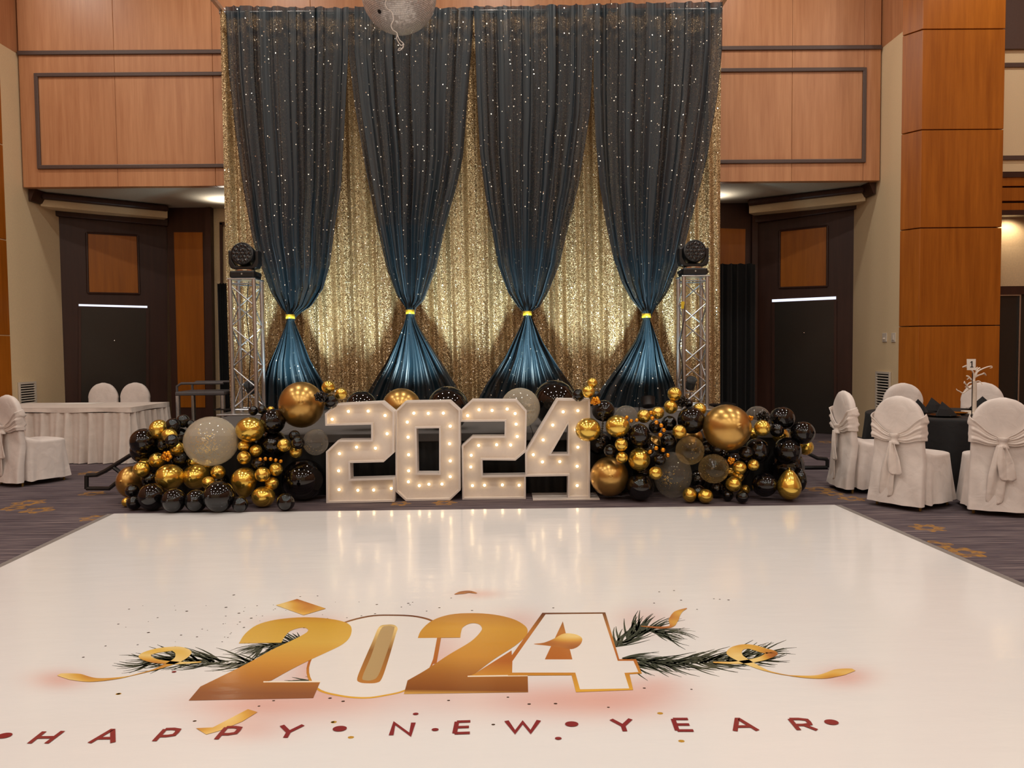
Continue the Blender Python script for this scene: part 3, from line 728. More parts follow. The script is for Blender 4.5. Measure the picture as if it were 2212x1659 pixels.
# first 2
two_a = c6(catmull([(1378, 475), (1420, 410), (1500, 350), (1620, 315), (1780, 298), (1930, 300), (2060, 318), (2130, 345), (2148, 385), (2130, 440), (2080, 485), (1990, 530), (1860, 590), (1740, 650), (1600, 728)], 4)
           + [(1545, 738), (1935, 735), (1885, 848), (1035, 865), (1115, 770)]
           + catmull([(1115, 770), (1430, 615), (1600, 520), (1750, 450), (1840, 400), (1845, 375), (1800, 368), (1730, 390), (1690, 430), (1668, 470)], 4)[1:])
# 0 : white fill, gold outline
zero_out = c7(catmull([(-120, 580), (-20, 380), (100, 280), (300, 222), (480, 214), (640, 224), (760, 262), (800, 330), (780, 450), (720, 600), (640, 690), (540, 742), (430, 768), (280, 788), (100, 772), (-60, 720)], 5, True))
zc_ = (sum(p[0] for p in zero_out) / len(zero_out), sum(p[1] for p in zero_out) / len(zero_out))
zero_in = [(zc_[0] + (u - zc_[0]) * .965, zc_[1] + (v - zc_[1]) * .965) for u, v in zero_out]
needle = vinyl('pine_green_print', False, srgb(72, 76, 62))
# pine sprigs under the numerals
def sprig(stem, n, length, seed, parent=df):
    rr = random.Random(seed); mb = MB(); pts = catmull(stem, 12)
    for i in range(n):
        f = rr.random(); k = min(int(f * (len(pts) - 1)), len(pts) - 2)
        p = pts[k]; q = pts[k + 1]; a = math.atan2((q[1] - p[1]) * 3.0, q[0] - p[0])
        sd = rr.choice((-1, 1)); b = a + sd * rr.uniform(.25, .95)
        L = length * rr.uniform(.6, 1.1) * (1 if sd < 0 else .95); bend = -sd * rr.uniform(.1, .5)
        path = []
        for t in range(5):
            tt = t / 4; ang = b + bend * tt
            path.append((p[0] + L * tt * math.cos(ang), p[1] + L * tt * math.sin(ang) * .62))
        W_ = [fpt(u, v, 1 + (i % 3) * .2) for u, v in path]; vs = []
        for t in range(5):
            d = (W_[min(t + 1, 4)] - W_[max(t - 1, 0)]).normalized(); nn = Vector((-d.y, d.x, 0)) * (.0055 * (1 - (t / 4) ** 2 * .9) + .0006)
            vs += [W_[t] + nn, W_[t] - nn]
        mb.add(vs, [(2 * t, 2 * t + 1, 2 * t + 3, 2 * t + 2) for t in range(4)])
    o = obj('printed_pine_sprig', mb, needle, parent=parent, fix=False); o['kind'] = 'stuff'; o['label'] = 'printed dark green pine needles'
sprig([(560, 1432), (470, 1430), (390, 1428), (320, 1430)], 120, 84, 1)
sprig([(690, 1410), (640, 1390), (600, 1392), (560, 1398)], 70, 70, 5)
sprig([(700, 1470), (640, 1475)], 40, 40, 6)
sprig([(1345, 1422), (1430, 1432), (1540, 1430), (1650, 1420)], 170, 88, 2)
sprig([(1330, 1398), (1370, 1372), (1400, 1362), (1440, 1366)], 80, 78, 3)
print_poly('printed_numeral', zero_out, GLINE, 4, label='printed white zero with thin gold outline')
print_poly('printed_numeral_fill', zero_in, PAPER, 5)
print_poly('printed_slot', c7(catmull([(430, 283), (480, 286), (502, 310), (490, 350), (440, 520), (395, 650), (360, 680), (290, 684), (240, 676), (226, 650), (260, 560), (330, 400), (375, 300)], 4, True)), GSLOT, 6)
print_poly('printed_slot_fill', c7(catmull([(430, 292), (470, 296), (478, 320), (420, 500), (370, 630), (330, 662), (280, 664), (262, 640), (320, 500), (385, 320)], 4, True)), SLOTW, 7)
print_poly('printed_bar', c7([(772, 372), (800, 370), (768, 548), (738, 552)]), GLINE, 6)
print_poly('printed_numeral', two_a, GOLD2, 8, label='printed golden numeral 2 over pine needles')
print_poly('printed_edge', c6([(1545, 734), (1935, 731), (1935, 741), (1545, 742)]), SHADE, 9)
two_b = c7(catmull([(640, 375), (665, 320), (740, 255), (860, 215), (1010, 205), (1160, 215), (1290, 245), (1370, 290), (1390, 330), (1370, 370), (1300, 430), (1160, 520), (1030, 618)], 4)
           + [(980, 637), (1390, 630), (1393, 745), (545, 757), (570, 665)]
           + catmull([(570, 665), (700, 590), (850, 490), (1000, 400), (1070, 330), (1075, 300), (1050, 278), (1000, 275), (950, 300), (935, 335), (930, 372)], 4)[1:])
print_poly('printed_numeral', two_b, GOLD3, 8, label='printed golden numeral 2 next to the printed 4')
print_poly('printed_shadow_wedge', c7([(1030, 618), (1280, 460), (1290, 630), (985, 637)]), GLINE, 8.5)
print_poly('printed_edge', c7([(980, 633), (1390, 626), (1390, 636), (980, 641)]), SHADE, 9)
four_out = c7([(1490, 203), (1920, 200), (2015, 520), (2130, 520), (2170, 618), (2085, 622), (2110, 730), (1720, 745), (1690, 630), (1255, 632), (1255, 530)])
four_in = c7([(1512, 214), (1900, 210), (2005, 532), (2112, 532), (2146, 608), (2050, 614), (2083, 720), (1747, 726), (1715, 612), (1284, 612), (1286, 534)])
print_poly('printed_numeral', four_out, GLINE, 9.5, label='printed white 4 with gold outline')
print_poly('printed_numeral_fill', four_in, PAPER, 10)
print_poly('printed_triangle', c7([(1630, 262), (1695, 522), (1507, 522)]), GLINE, 11)
print_poly('printed_ribbon', c7(catmull([(1430, 417), (1500, 408), (1570, 380), (1640, 345), (1720, 352), (1762, 380), (1745, 425), (1690, 452), (1610, 440), (1520, 428)], 4, True)), RIB, 12)
# streamers
def streamer(pts, widths, k=13):
    path = catmull(pts, 8); n = len(path); m = len(widths); W_ = [fpt(u, v, k) for u, v in path]; vs = []
    for i in range(n):
        t = i / (n - 1) * (m - 1); a = int(min(t, m - 2)); w = widths[a] + (widths[a + 1] - widths[a]) * (t - a)
        d = (W_[min(i + 1, n - 1)] - W_[max(i - 1, 0)]).normalized(); nn = Vector((-d.y, d.x, 0)) * w / 2
        vs += [W_[i] + nn, W_[i] - nn]
    mb = MB(); mb.add(vs, [(2 * i, 2 * i + 1, 2 * i + 3, 2 * i + 2) for i in range(n - 1)])
    return obj('printed_ribbon', mb, RIB, parent=df, fix=False)
streamer(c6([(150, 688), (240, 700), (380, 725), (560, 712), (700, 682), (830, 645), (960, 590), (1000, 545), (960, 515), (900, 515), (800, 530), (735, 560), (800, 595), (960, 610), (1120, 603)]),
         [.02, .06, .03, .006, .012, .05, .07, .05, .06, .06, .04, .03, .012])
streamer(c8([(1720, 592), (1640, 605), (1500, 640), (1340, 638), (1210, 620), (1100, 590), (970, 530), (905, 485), (930, 445), (1010, 435), (1100, 460), (1160, 480), (1080, 520), (920, 545), (760, 542)]),
         [.02, .06, .03, .006, .012, .05, .07, .05, .06, .06, .04, .03, .012])
streamer(c8([(580, 172), (520, 200), (490, 250), (475, 295), (400, 305), (330, 300), (265, 295)]), [.005, .04, .05, .02, .03, .02, .006])
streamer(c7([(890, 78), (940, 66), (990, 60), (1042, 70)]), [.004, .05, .04, .01])
print_poly('printed_foil_flake', c6([(1630, 215), (1775, 172), (1972, 238), (1820, 283)]), RIB, 13)
print_poly('printed_foil_flake', c6([(1085, 1055), (1200, 1050), (1440, 925), (1505, 945), (1400, 1010), (1240, 1075), (1155, 1098)]), RIB, 12)
# printed confetti
rr = random.Random(4); mb = MB()
def dot(mb, u, v, r, k=3, n=7):
    c = fpt(u, v, k); mb.add([c + Vector((r * math.cos(2 * PI * i / n), r * .8 * math.sin(2 * PI * i / n), 0)) for i in range(n)], [tuple(range(n))])
for x, y in ((628, 240), (823, 298), (555, 342), (468, 491), (687, 483), (316, 568), (1290, 228), (1378, 268), (1462, 302), (1385, 327), (1412, 365), (983, 417), (1092, 429), (1915, 150), (1797, 154), (1343, 143), (1022, 254), (760, 400), (556, 818), (1515, 902), (1615, 865), (1076, 1004), (2000, 848)): dot(mb, 80 + x / 3.16, 1240 + y / 3.16, rr.uniform(.005, .009))
for x, y in ((360, 145), (575, 137), (868, 101), (787, 167), (1010, 186), (1565, 168), (255, 222), (348, 208), (700, 190), (420, 752), (1400, 825), (850, 800), (1255, 778), (130, 806), (60, 948), (1580, 822), (1155, 965)): dot(mb, 700 + x / 3.16, 1260 + y / 3.16, rr.uniform(.005, .008))
for x, y in ((392, 58), (493, 50), (541, 116), (357, 135), (765, 106), (805, 110), (865, 114), (650, 178), (612, 724), (290, 716), (45, 847)): dot(mb, 1300 + x / 3.16, 1260 + y / 3.16, rr.uniform(.005, .008))
for _ in range(70): dot(mb, rr.gauss(620, 120), rr.uniform(1300, 1390), rr.uniform(.0025, .005))
o = obj('printed_confetti', mb, vinyl('dark_confetti_print', False, srgb(70, 52, 40)), parent=df, fix=False); o['kind'] = 'stuff'
mb = MB()
for u, v in ((721, 1560), (758, 1593), (1426, 1541), (1472, 1601), (256, 1499)): dot(mb, u, v, .012)
o = obj('printed_confetti', mb, vinyl('gold_confetti_print', False, srgb(196, 150, 60)), parent=df, fix=False); o['kind'] = 'stuff'
# HAPPY NEW YEAR
RED = vinyl('maroon_print', False, srgb(140, 52, 52))
def letter(ch, q, w=.0175):
    """q: pixel TL, TR, BL, BR of the letter's box"""
    TL, TR, BL, BR = [Vector((*p, 0)) for p in q]
    P = lambda x, y: tuple((BL.lerp(BR, x)).lerp(TL.lerp(TR, x), y)[:2])
    arc = lambda x0, y0, x1, y1: [(x0, y1), (x0 + (x1 - x0) * .55, y1), (x1 - .03, y1 - (y1 - y0) * .14), (x1, (y0 + y1) / 2), (x1 - .03, y0 + (y1 - y0) * .14), (x0 + (x1 - x0) * .55, y0), (x0, y0)]
    S = {'H': [[(0, 0), (0, 1)], [(1, 0), (1, 1)], [(0, .5), (1, .5)]],
         'A': [[(0, 0), (.46, 1), (.54, 1), (1, 0)], [(.2, .36), (.8, .36)]],
         'P': [[(0, 0), (0, 1)], arc(0, .42, 1, 1)],
         'Y': [[(0, 1), (.5, .45), (1, 1)], [(.5, .48), (.5, 0)]],
         'N': [[(0, 0), (0, 1), (1, 0), (1, 1)]],
         'E': [[(0, 0), (0, 1)], [(0, 1), (1, 1)], [(0, .52), (.92, .52)], [(0, 0), (1, 0)]],
         'W': [[(0, 1), (.25, 0), (.5, .85), (.75, 0), (1, 1)]],
         'R': [[(0, 0), (0, 1)], arc(0, .46, .9, 1), [(.5, .46), (1, 0)]]}[ch]
    mb = MB()
    for k, st in enumerate(S):
        pts = [fpt(*P(x, y), 14 + .15 * k) for x, y in st]
        L_, R_ = [], []
        for i, p in enumerate(pts):
            d0 = (p - pts[i - 1]).normalized() if i > 0 else None
            d1 = (pts[i + 1] - p).normalized() if i < len(pts) - 1 else None
            d = ((d0 or d1) + (d1 or d0)).normalized(); nn = Vector((-d.y, d.x, 0))
            s = 1 / max(.55, abs(nn.dot(Vector((-(d1 or d0).y, (d1 or d0).x, 0)))))
            e = Vector((0, 0, 0))
            L_.append(p + nn * w / 2 * s + e); R_.append(p - nn * w / 2 * s + e)
        vs = [x for pr in zip(L_, R_) for x in pr]
        mb.add(vs, [(2 * i, 2 * i + 1, 2 * i + 3, 2 * i + 2) for i in range(len(pts) - 1)])
    obj('printed_letter', mb, RED, parent=df, fix=False)
for ch, q in (('H', ((96, 1581), (136, 1580), (63, 1607), (100, 1607))), ('A', ((222, 1578), (262, 1578), (193, 1606), (244, 1605))),
              ('P', ((357, 1576), (389, 1575), (333, 1602), (365, 1602))), ('P', ((489, 1572), (521, 1571), (467, 1598), (499, 1598))),
              ('Y', ((609, 1568), (655, 1567), (593, 1595), (640, 1594))), ('N', ((852, 1563), (893, 1562), (845, 1589), (886, 1588))),
              ('E', ((987, 1560), (1016, 1559), (982, 1585), (1015, 1584))), ('W', ((1094, 1558), (1164, 1557), (1096, 1583), (1163, 1582))),
              ('Y', ((1320, 1555), (1362, 1554), (1327, 1581), (1373, 1580))), ('E', ((1454, 1554), (1486, 1554), (1463, 1579), (1498, 1579))),
              ('A', ((1570, 1554), (1618, 1554), (1588, 1580), (1637, 1579))), ('R', ((1706, 1554), (1746, 1554), (1726, 1578), (1765, 1578)))):
    letter(ch, q)
for u, v, r in ((10, 1590, .026), (734, 1575, .026), (940, 1577, .013), (1235, 1565, .025), (1796, 1561, .026), (898, 1543, .011), (1206, 1596, .012), (376, 1452, .01)):
    mb = MB(); dot(mb, u, v, r, 15, 20); obj('printed_dot', mb, RED, parent=df, fix=False)

# ================================================================ stage
ST = .6
YS0, YS1 = 7.4, 11.0
SX0, SX1 = -3.5, 2.75
stg = thing('stage', 'low black skirted stage with grey carpet top behind the light up numerals', 'stage', ((SX0 + SX1) / 2, YS0, 0))
nb = 5
for k in range(nb):
    a, b = SX0 + (SX1 - SX0) * k / nb, SX0 + (SX1 - SX0) * (k + 1) / nb
    mb = MB(); mb.box(((a + b) / 2, (YS0 + YS1) / 2, ST - .04), (b - a - .004, YS1 - YS0, .08)); bevel(obj('deck_panel', mb, M['stage_top'], parent=stg), .006)
def skirt_fn(u, v):
    x = SX0 + .01 + (SX1 - SX0 - .02) * u; return Vector((x, YS0 + .03 + .018 * math.sin(u * 260) * (1 - v * .6), .005 + (ST - .09) * v))
mb = MB(); mb.grid(skirt_fn, 420, 4); obj('front_skirt', mb, M['skirt_black'], parent=stg, smooth=True, fix=False)
for sx in (SX0 + .02, SX1 - .02):
    mb = MB(); mb.box((sx, (YS0 + YS1) / 2 + .03, (ST - .085) / 2 + .002), (.02, YS1 - YS0 - .1, ST - .09)); obj('side_skirt', mb, M['skirt_black'], parent=stg)

# black tube frames lying beside the garlands
def tube_frame(label, pts_list, Yp):
    root = thing('tube_frame', label, 'frame', at_y(*pts_list[0][0], Yp) * 1.0)
    for pts in pts_list:
        mb = MB(); P = [at_y(u, v, Yp) for u, v in pts]
        P = [Vector((p.x, p.y, max(p.z, .022))) for p in P]
        mb.tube(P, .021, 8); obj('tube', mb, M['black_metal'], parent=root, smooth=True, angle=40)
tube_frame('black steel tube frame sticking out of the left balloon garland', [[(187, 1056), (187, 1027)], [(187, 1027), (209, 1026), (228, 1017), (300, 972)], [(187, 1055), (236, 1055), (262, 1034), (300, 1010)], [(246, 1010), (262, 1022)]], 7.62)
tube_frame('black steel tube frame sticking out of the right balloon garland', [[(1787, 1016), (1787, 992)], [(1787, 992), (1766, 990), (1744, 979), (1690, 970)], [(1787, 1017), (1735, 1017), (1690, 1016)]], 8.7)

# ================================================================ drape backdrop
YG, YC = 10.72, 10.42
frm = thing('drape_frame', 'tall silver pipe frame carrying the gold and black drapes', 'drape frame', at_y(1022, 882, YG + .1))
gx0, gx1 = at_y(489, 400, YG).x, at_y(1554, 400, YG).x
ztop = (at_y(484, 12, YG).z + at_y(1560, 4, YG).z) / 2
for x in (gx0, gx1):
    mb = MB(); mb.tube([(x, YG + .1, ST + .01), (x, YG + .1, ztop)], .026, 12); obj('upright', mb, M['white_paint'], parent=frm, smooth=True, angle=40)
    mb = MB(); mb.box((x, YG + .06, ST + .012), (.4, .4, .02)); obj('base_plate', mb, M['black_metal'], parent=frm)
mb = MB(); mb.tube([(gx0 - .03, YC, ztop - .03), (gx1 + .03, YC, ztop - .03)], .03, 12); obj('crossbar', mb, M['alu'], parent=frm, smooth=True, angle=40)
mb = MB(); mb.tube([(gx0 - .03, YG, ztop - .1), (gx1 + .03, YG, ztop - .1)], .028, 12); obj('crossbar', mb, M['alu'], parent=frm, smooth=True, angle=40)
for x in (gx0, gx1):
    mb = MB(); mb.box((x, (YG + YC) / 2 + .05, ztop - .06), (.05, YG - YC + .2, .05)); obj('bracket', mb, M['alu'], parent=frm)
# gold sequin panels hung side by side
npan = 6
gph = [R.uniform(0, 6.28) for _ in range(8)]
for k in range(npan):
    x0, x1 = gx0 + (gx1 - gx0) * k / npan, gx0 + (gx1 - gx0) * (k + 1) / npan
    def gf(u, v, x0=x0, x1=x1, k=k):
        x = x0 - .02 + (x1 - x0 + .04) * u; z = ST + .02 + (ztop - .1 - ST) * v
        y = YG + .03 * math.sin(x * 14 + gph[0] + .6 * math.sin(x * 3)) + .018 * math.sin(x * 37 + gph[1]) + .012 * math.sin(x * 61 + gph[2] + z) + (.025 if k % 2 else 0)
        return Vector((x, y, z))
    mb = MB(); mb.grid(gf, 90, 30)
    o = obj('sequin_drape', mb, M['gold_sequin'], smooth=True, fix=False)
    tag(o, 'gold sequin drape panel ' + ['behind the first black curtain and the left truss', 'in the gap between the first and second black curtains', 'behind the tie of the second black curtain', 'behind the tie of the third black curtain', 'in the gap between the third and fourth black curtains', 'behind the fourth black curtain and the right truss'][k], 'drape', 'gold sequin drape panels')

# black sheer curtains, each pinched by a gold tie
def interp(pts, v):
    if v <= pts[0][1]: return pts[0][0]
    for (a, va), (b, vb) in zip(pts[:-1], pts[1:]):
        if v <= vb: return a + (b - a) * (v - va) / (vb - va)
    return pts[-1][0]
curt = [
    dict(tie=(627, 684), L=[(485, 8), (492, 150), (505, 270), (523, 400), (537, 480), (546, 525), (565, 581), (584, 632), (604, 662), (619, 678), (620, 690), (612, 712), (597, 746), (578, 785), (566, 822), (560, 884)],
         R=[(753, 8), (752, 110), (745, 250), (737, 400), (724, 480), (713, 569), (698, 622), (672, 660), (645, 677), (635, 690), (642, 708), (654, 735), (672, 779), (698, 824), (713, 860), (722, 884)], top=(11, 15),
         label='sheer black curtain above the left truss, first from the left, pinched by a gold tie'),
    dict(tie=(886, 674), L=[(751, 8), (752, 110), (765, 220), (785, 340), (800, 420), (812, 480), (834, 576), (857, 637), (876, 664), (877, 682), (871, 702), (855, 738), (832, 784), (803, 830), (775, 884)],
         R=[(1024, 8), (1018, 100), (1010, 200), (1000, 330), (985, 400), (962, 480), (941, 576), (915, 647), (897, 664), (895, 682), (902, 700), (915, 722), (951, 779), (984, 832), (1006, 884)], top=(14, 15),
         label='sheer black curtain over the first numeral 2 and the 0, behind the mirror ball'),
    dict(tie=(1139, 677), L=[(1023, 8), (1027, 100), (1030, 200), (1037, 330), (1050, 430), (1060, 480), (1076, 572), (1098, 632), (1119, 662), (1131, 674), (1132, 684), (1125, 702), (1114, 724), (1089, 773), (1050, 830), (1022, 884)],
         R=[(1282, 8), (1280, 150), (1275, 240), (1263, 320), (1250, 400), (1230, 480), (1209, 570), (1184, 632), (1166, 662), (1149, 674), (1148, 684), (1156, 702), (1173, 740), (1206, 792), (1238, 838), (1262, 884)], top=(13, 8),
         label='sheer black curtain behind the numeral 4, between the mirror ball and the right truss'),
    dict(tie=(1396, 682), L=[(1281, 5), (1283, 200), (1287, 300), (1296, 400), (1309, 480), (1325, 556), (1344, 610), (1363, 645), (1386, 674), (1389, 690), (1382, 712), (1371, 738), (1339, 786), (1300, 838), (1276, 884)],
         R=[(1561, 5), (1560, 110), (1550, 210), (1530, 330), (1510, 415), (1492, 480), (1469, 570), (1439, 637), (1414, 670), (1404, 690), (1409, 705), (1416, 726), (1434, 778), (1457, 830), (1474, 884)], top=(7, 2),
         label='sheer black curtain beside the right truss, fourth from the left, pinched by a gold tie')]
for ci, c in enumerate(curt):
    rr = random.Random(20 + ci); tu, tv = c['tie']
    ph = [rr.uniform(0, 6.28) for _ in range(6)]
    NUc, NVc = 150, 150
    vs = []; wv = []
    t0, t1 = c['top']
    rows = [0] * (NVc + 1)
    for j in range(NVc + 1):
        f = j / NVc
        v = 8 + (884 - 8) * f
        uL, uR = interp(c['L'], v), interp(c['R'], v)
        wpx = (uR - uL); full = 268.0
        g = min(1.0, wpx / full)                       # how gathered the cloth is here
        near = math.exp(-((v - tv) / 55.0) ** 2)
        for i in range(NUc + 1):
            s = i / NUc
            # pleats crowd towards the middle as the cloth is drawn in
            s2 = s + .012 * math.sin(s * 40 + ph[0]) + .008 * math.sin(s * 85 + ph[1])
            s2 = min(1, max(0, s2)) if 0 < i < NUc else s
            vv = v + (t0 + (t1 - t0) * s - 8) * (1 - f)
            P = at_y(uL + wpx * s2, vv, YC)
            amp = .012 + .05 * (1 - g) * (1 - .75 * near) + .012 * g
            fold = (math.sin(s * 52 + ph[2] + 1.2 * math.sin(s * 9 + ph[3])) + .6 * math.sin(s * 97 + ph[4]) + .35 * math.sin(s * 23 + ph[5]))
            belly = .10 * (1 - g) * math.cos((s - .5) * PI)
            P.y = YC - amp * fold * .8 - belly + .02
            vs.append(P)
            up = v < tv
            dens = .72 if up else .88
            dens += .16 * (1 - g)
            dens += .10 * math.sin(s * 30 + ph[1]) + .06 * math.sin(s * 71 + ph[3])
            if v < 34: dens += .12
            wv.append(min(1.0, max(.45, dens)) if g > .55 else min(1.0, dens + .1))
    mb = MB(); w_ = NUc + 1
    mb.add(vs, [(j * w_ + i, j * w_ + i + 1, (j + 1) * w_ + i + 1, (j + 1) * w_ + i) for j in range(NVc) for i in range(NUc)])
    root = thing('black_curtain', c['label'], 'curtain', at_y(tu, 880, YC), 0, 'sheer black curtains')
    o = obj('fabric', mb, M['sheer'], parent=root, smooth=True, fix=False)
    at = o.data.attributes.new('weave', 'FLOAT', 'POINT'); at.data.foreach_set('value', wv)
    tp = at_y(tu, tv, YC - .05); mb = MB()
    hw = at_y(tu + 9.5, tv, YC).x - at_y(tu, tv, YC).x
    mb.grid(lambda u, v: tp + Vector((hw * math.cos(u * 2 * PI), .085 * math.sin(u * 2 * PI), (v - .5) * .055)) * (1.0 + .0 * v), 24, 2, True)
    o = obj('tieback', mb, M['gold_band'], parent=root, smooth=True, label='bright gold tie band')
    o.modifiers.new('thick', 'SOLIDIFY').thickness = .012

# uplights standing on the stage in front of each curtain
for ci, c in enumerate(curt):
    tu, tv = c['tie']
    p = at_y(tu + 4, 870, 9.65); p.z = ST
    root = thing('uplight', ['black uplight on the stage below the first curtain', 'black uplight on the stage below the second curtain', 'black uplight on the stage below the third curtain', 'black uplight on the stage at the foot of the fourth curtain'][ci], 'lamp', p, 0, 'uplights under the curtains')
    ax = Vector((0, .42, 1)).normalized()
    q = p + Vector((0, 0, .12))
    mb = MB(); mb.lathe([(.075, -.06), (.085, -.05), (.09, .05), (.095, .06), (.08, .062), (.075, .03)], 20, q, ax); obj('housing', mb, M['black_metal'], parent=root, smooth=True, angle=40)
    mb = MB(); mb.lathe([(.074, .028), (.05, .034), (.0001, .036)], 20, q, ax); obj('lens', mb, M['lens'], parent=root, smooth=True, angle=40)
    mb = MB(); mb.tube([q + Vector((-.11, 0, 0)), q + Vector((-.11, .02, -.11)), q + Vector((.11, .02, -.11)), q + Vector((.11, 0, 0))], .011, 8); obj('bracket', mb, M['black_metal'], parent=root, smooth=True, angle=40)
    spot('uplight_beam', q + ax * .08, at_y(tu, 715, YC - .05), 310, (.74, .96, 1.0), 84, 1.0, .10)

# ================================================================ truss towers with moving heads
def truss(uc, vtop, vbase, label, hlabel, extra):
    Yt = 9.95
    b = at_y(uc, vbase, Yt); b.z = ST; zt = at_y(uc, vtop, Yt).z
    h = .15
    root = thing('truss_tower', label, 'truss tower', b)
    mb = MB(); mb.box((b.x, b.y, ST + .012), (.62, .62, .02)); bevel(obj('base_plate', mb, M['alu'], parent=root), .004)
    mb = MB(); mb.box((b.x, b.y, zt + .008), (.36, .36, .016)); bevel(obj('top_plate', mb, M['alu'], parent=root), .003)
    cor = [(-h, -h), (h, -h), (h, h), (-h, h)]
    for x, y in cor:
        mb = MB(); mb.tube([(b.x + x, b.y + y, ST + .022), (b.x + x, b.y + y, zt)], .026, 12); obj('chord', mb, M['alu'], parent=root, smooth=True, angle=40)
    nz = 6; dz = (zt - ST - .16) / nz
    for s in range(4):
        (xa, ya), (xb, yb_) = cor[s], cor[(s + 1) % 4]
        for k in range(nz):
            z0 = ST + .09 + k * dz
            p, q = ((xa, ya), (xb, yb_)) if (k + s) % 2 == 0 else ((xb, yb_), (xa, ya))
            mb = MB(); mb.tube([(b.x + p[0], b.y + p[1], z0), (b.x + q[0], b.y + q[1], z0 + dz)], .009, 6); obj('brace', mb, M['alu'], parent=root, smooth=True, angle=40)
        for z0 in (ST + .07, zt - .05):
            mb = MB(); mb.tube([(b.x + xa, b.y + ya, z0), (b.x + xb, b.y + yb_, z0)], .009, 6); obj('brace', mb, M['alu'], parent=root, smooth=True, angle=40)
    # moving head
    z = zt + .017
    mh = thing('moving_head', hlabel, 'stage light', (b.x, b.y, z), 0, 'moving head lights')
    mb = MB(); mb.box((b.x, b.y, z + .05), (.31, .30, .085)); bevel(obj('base', mb, M['black_plastic'], parent=mh), .015, 3)
    for sx in (-1, 1):
        mb = MB(); mb.box((b.x + sx * .17, b.y, z + .052), (.03, .12, .035)); obj('handle', mb, M['black_plastic'], parent=mh)
    mb = MB()
    mb.box((b.x - .0, b.y - .152, z + .055), (.02, .004, .006)); mb.box((b.x, b.y - .152, z + .055), (.006, .004, .02)); obj('menu_mark', mb, M['white_plastic'], parent=mh)
    mb = MB(); mb.lathe([(.11, .092), (.12, .1), (.12, .115), (.11, .12)], 20, (b.x, b.y, z)); obj('swivel', mb, M['chrome'], parent=mh, smooth=True, angle=40)
    # yoke: U of two arms
    prof = [(-.19, .36), (-.19, .19), (-.165, .135), (-.10, .118), (.10, .118), (.165, .135), (.19, .19), (.19, .36), (.145, .36), (.145, .24), (.10, .165), (-.10, .165), (-.145, .24), (-.145, .36)]
    mb = MB(); mb.prism([(b.x + x, b.y - .08, z + zz) for x, zz in prof], (0, .16, 0)); bevel(obj('yoke', mb, M['black_plastic'], parent=mh), .02, 3)
    c = Vector((b.x, b.y, z + .30)); fw = Vector((0, -1, .12)).normalized()
    mb = MB(); mb.lathe([(.06, -.13), (.11, -.11), (.138, -.04), (.142, .08), (.142, .125), (.130, .13), (.128, .12)], 28, c, fw); hd = obj('head', mb, M['black_plastic'], parent=mh, smooth=True, angle=40)
    mb = MB(); mb.lathe([(.128, .12), (.0001, .121)], 28, c, fw); obj('face', mb, M['black_metal'], parent=mh)
    rx = Vector((1, 0, 0)); ry = fw.cross(rx).normalized()
    for ring, cnt in ((0, 1), (.05, 6), (.10, 12)):
        for k in range(cnt):
            a = 2 * PI * k / cnt
            mb = MB(); mb.lathe([(.020, .121), (.022, .132), (.012, .138), (.0001, .14)], 10, c + rx * ring * math.cos(a) + ry * ring * math.sin(a), fw); obj('lens', mb, M['lens'], parent=mh, smooth=True, angle=50)
    # small lamp clamped inside the foot of the tower
    p = Vector((b.x + extra * .03, b.y - .02, ST + .34))
    pr = thing('par_lamp', 'small black spotlight inside the foot of the ' + ('left' if uc < 1000 else 'right') + ' truss', 'lamp', (p.x, p.y, ST + .03), 0, 'lamps inside the trusses')
    mb = MB(); mb.lathe([(.05, -.08), (.06, -.07), (.062, .06), (.07, .07), (.055, .06)], 16, p, (0, -.6, .6)); obj('housing', mb, M['black_metal'], parent=pr, smooth=True, angle=40)
    mb = MB(); mb.tube([p + Vector((-.08, 0, 0)), p + Vector((-.08, 0, -.12)), p + Vector((.08, 0, -.12)), p + Vector((.08, 0, 0))], .008, 6); mb.tube([p + Vector((0, 0, -.12)), (p.x, p.y, ST + .025)], .012, 6); obj('bracket', mb, M['chrome'], parent=pr, smooth=True, angle=40)
    return b, zt
bL, ztL = truss(538, 606, 886, 'silver box truss tower on the left end of the stage', 'black moving head light on the left truss', 1)
bR, ztR = truss(1496, 600, 872, 'silver box truss tower on the right end of the stage', 'black moving head light on the right truss', -1)
mb = MB(); mb.tube([(bR.x - .15, bR.y - .19, ztR - .35), (bR.x - .16, bR.y - .2, ztR - .55), (bR.x - .22, bR.y - .2, ztR - .9), (bR.x - .18, bR.y - .2, ztR - 1.1), (bR.x - .16, bR.y - .19, ST + .06)], .006, 6)
tag(obj('power_cable', mb, M['black_plastic'], smooth=True), 'thin black cable hanging down the right truss', 'cable')
mb = MB(); mb.box((bR.x - .17, bR.y - .18, ztR - .36), (.04, .03, .09)); tag(obj('cable_tag', mb, M['gold_band']), 'small yellow tag on the right truss', 'tag')
mb = MB(); mb.tube([(bL.x + .05, bL.y - .05, ztL - .02), (bL.x + .03, bL.y - .1, ztL - .4), (bL.x + .07, bL.y - .1, ztL - .9), (bL.x + .02, bL.y - .1, ST + .05)], .006, 6)
tag(obj('power_cable', mb, M['black_plastic'], smooth=True), 'thin black cable hanging inside the left truss', 'cable')

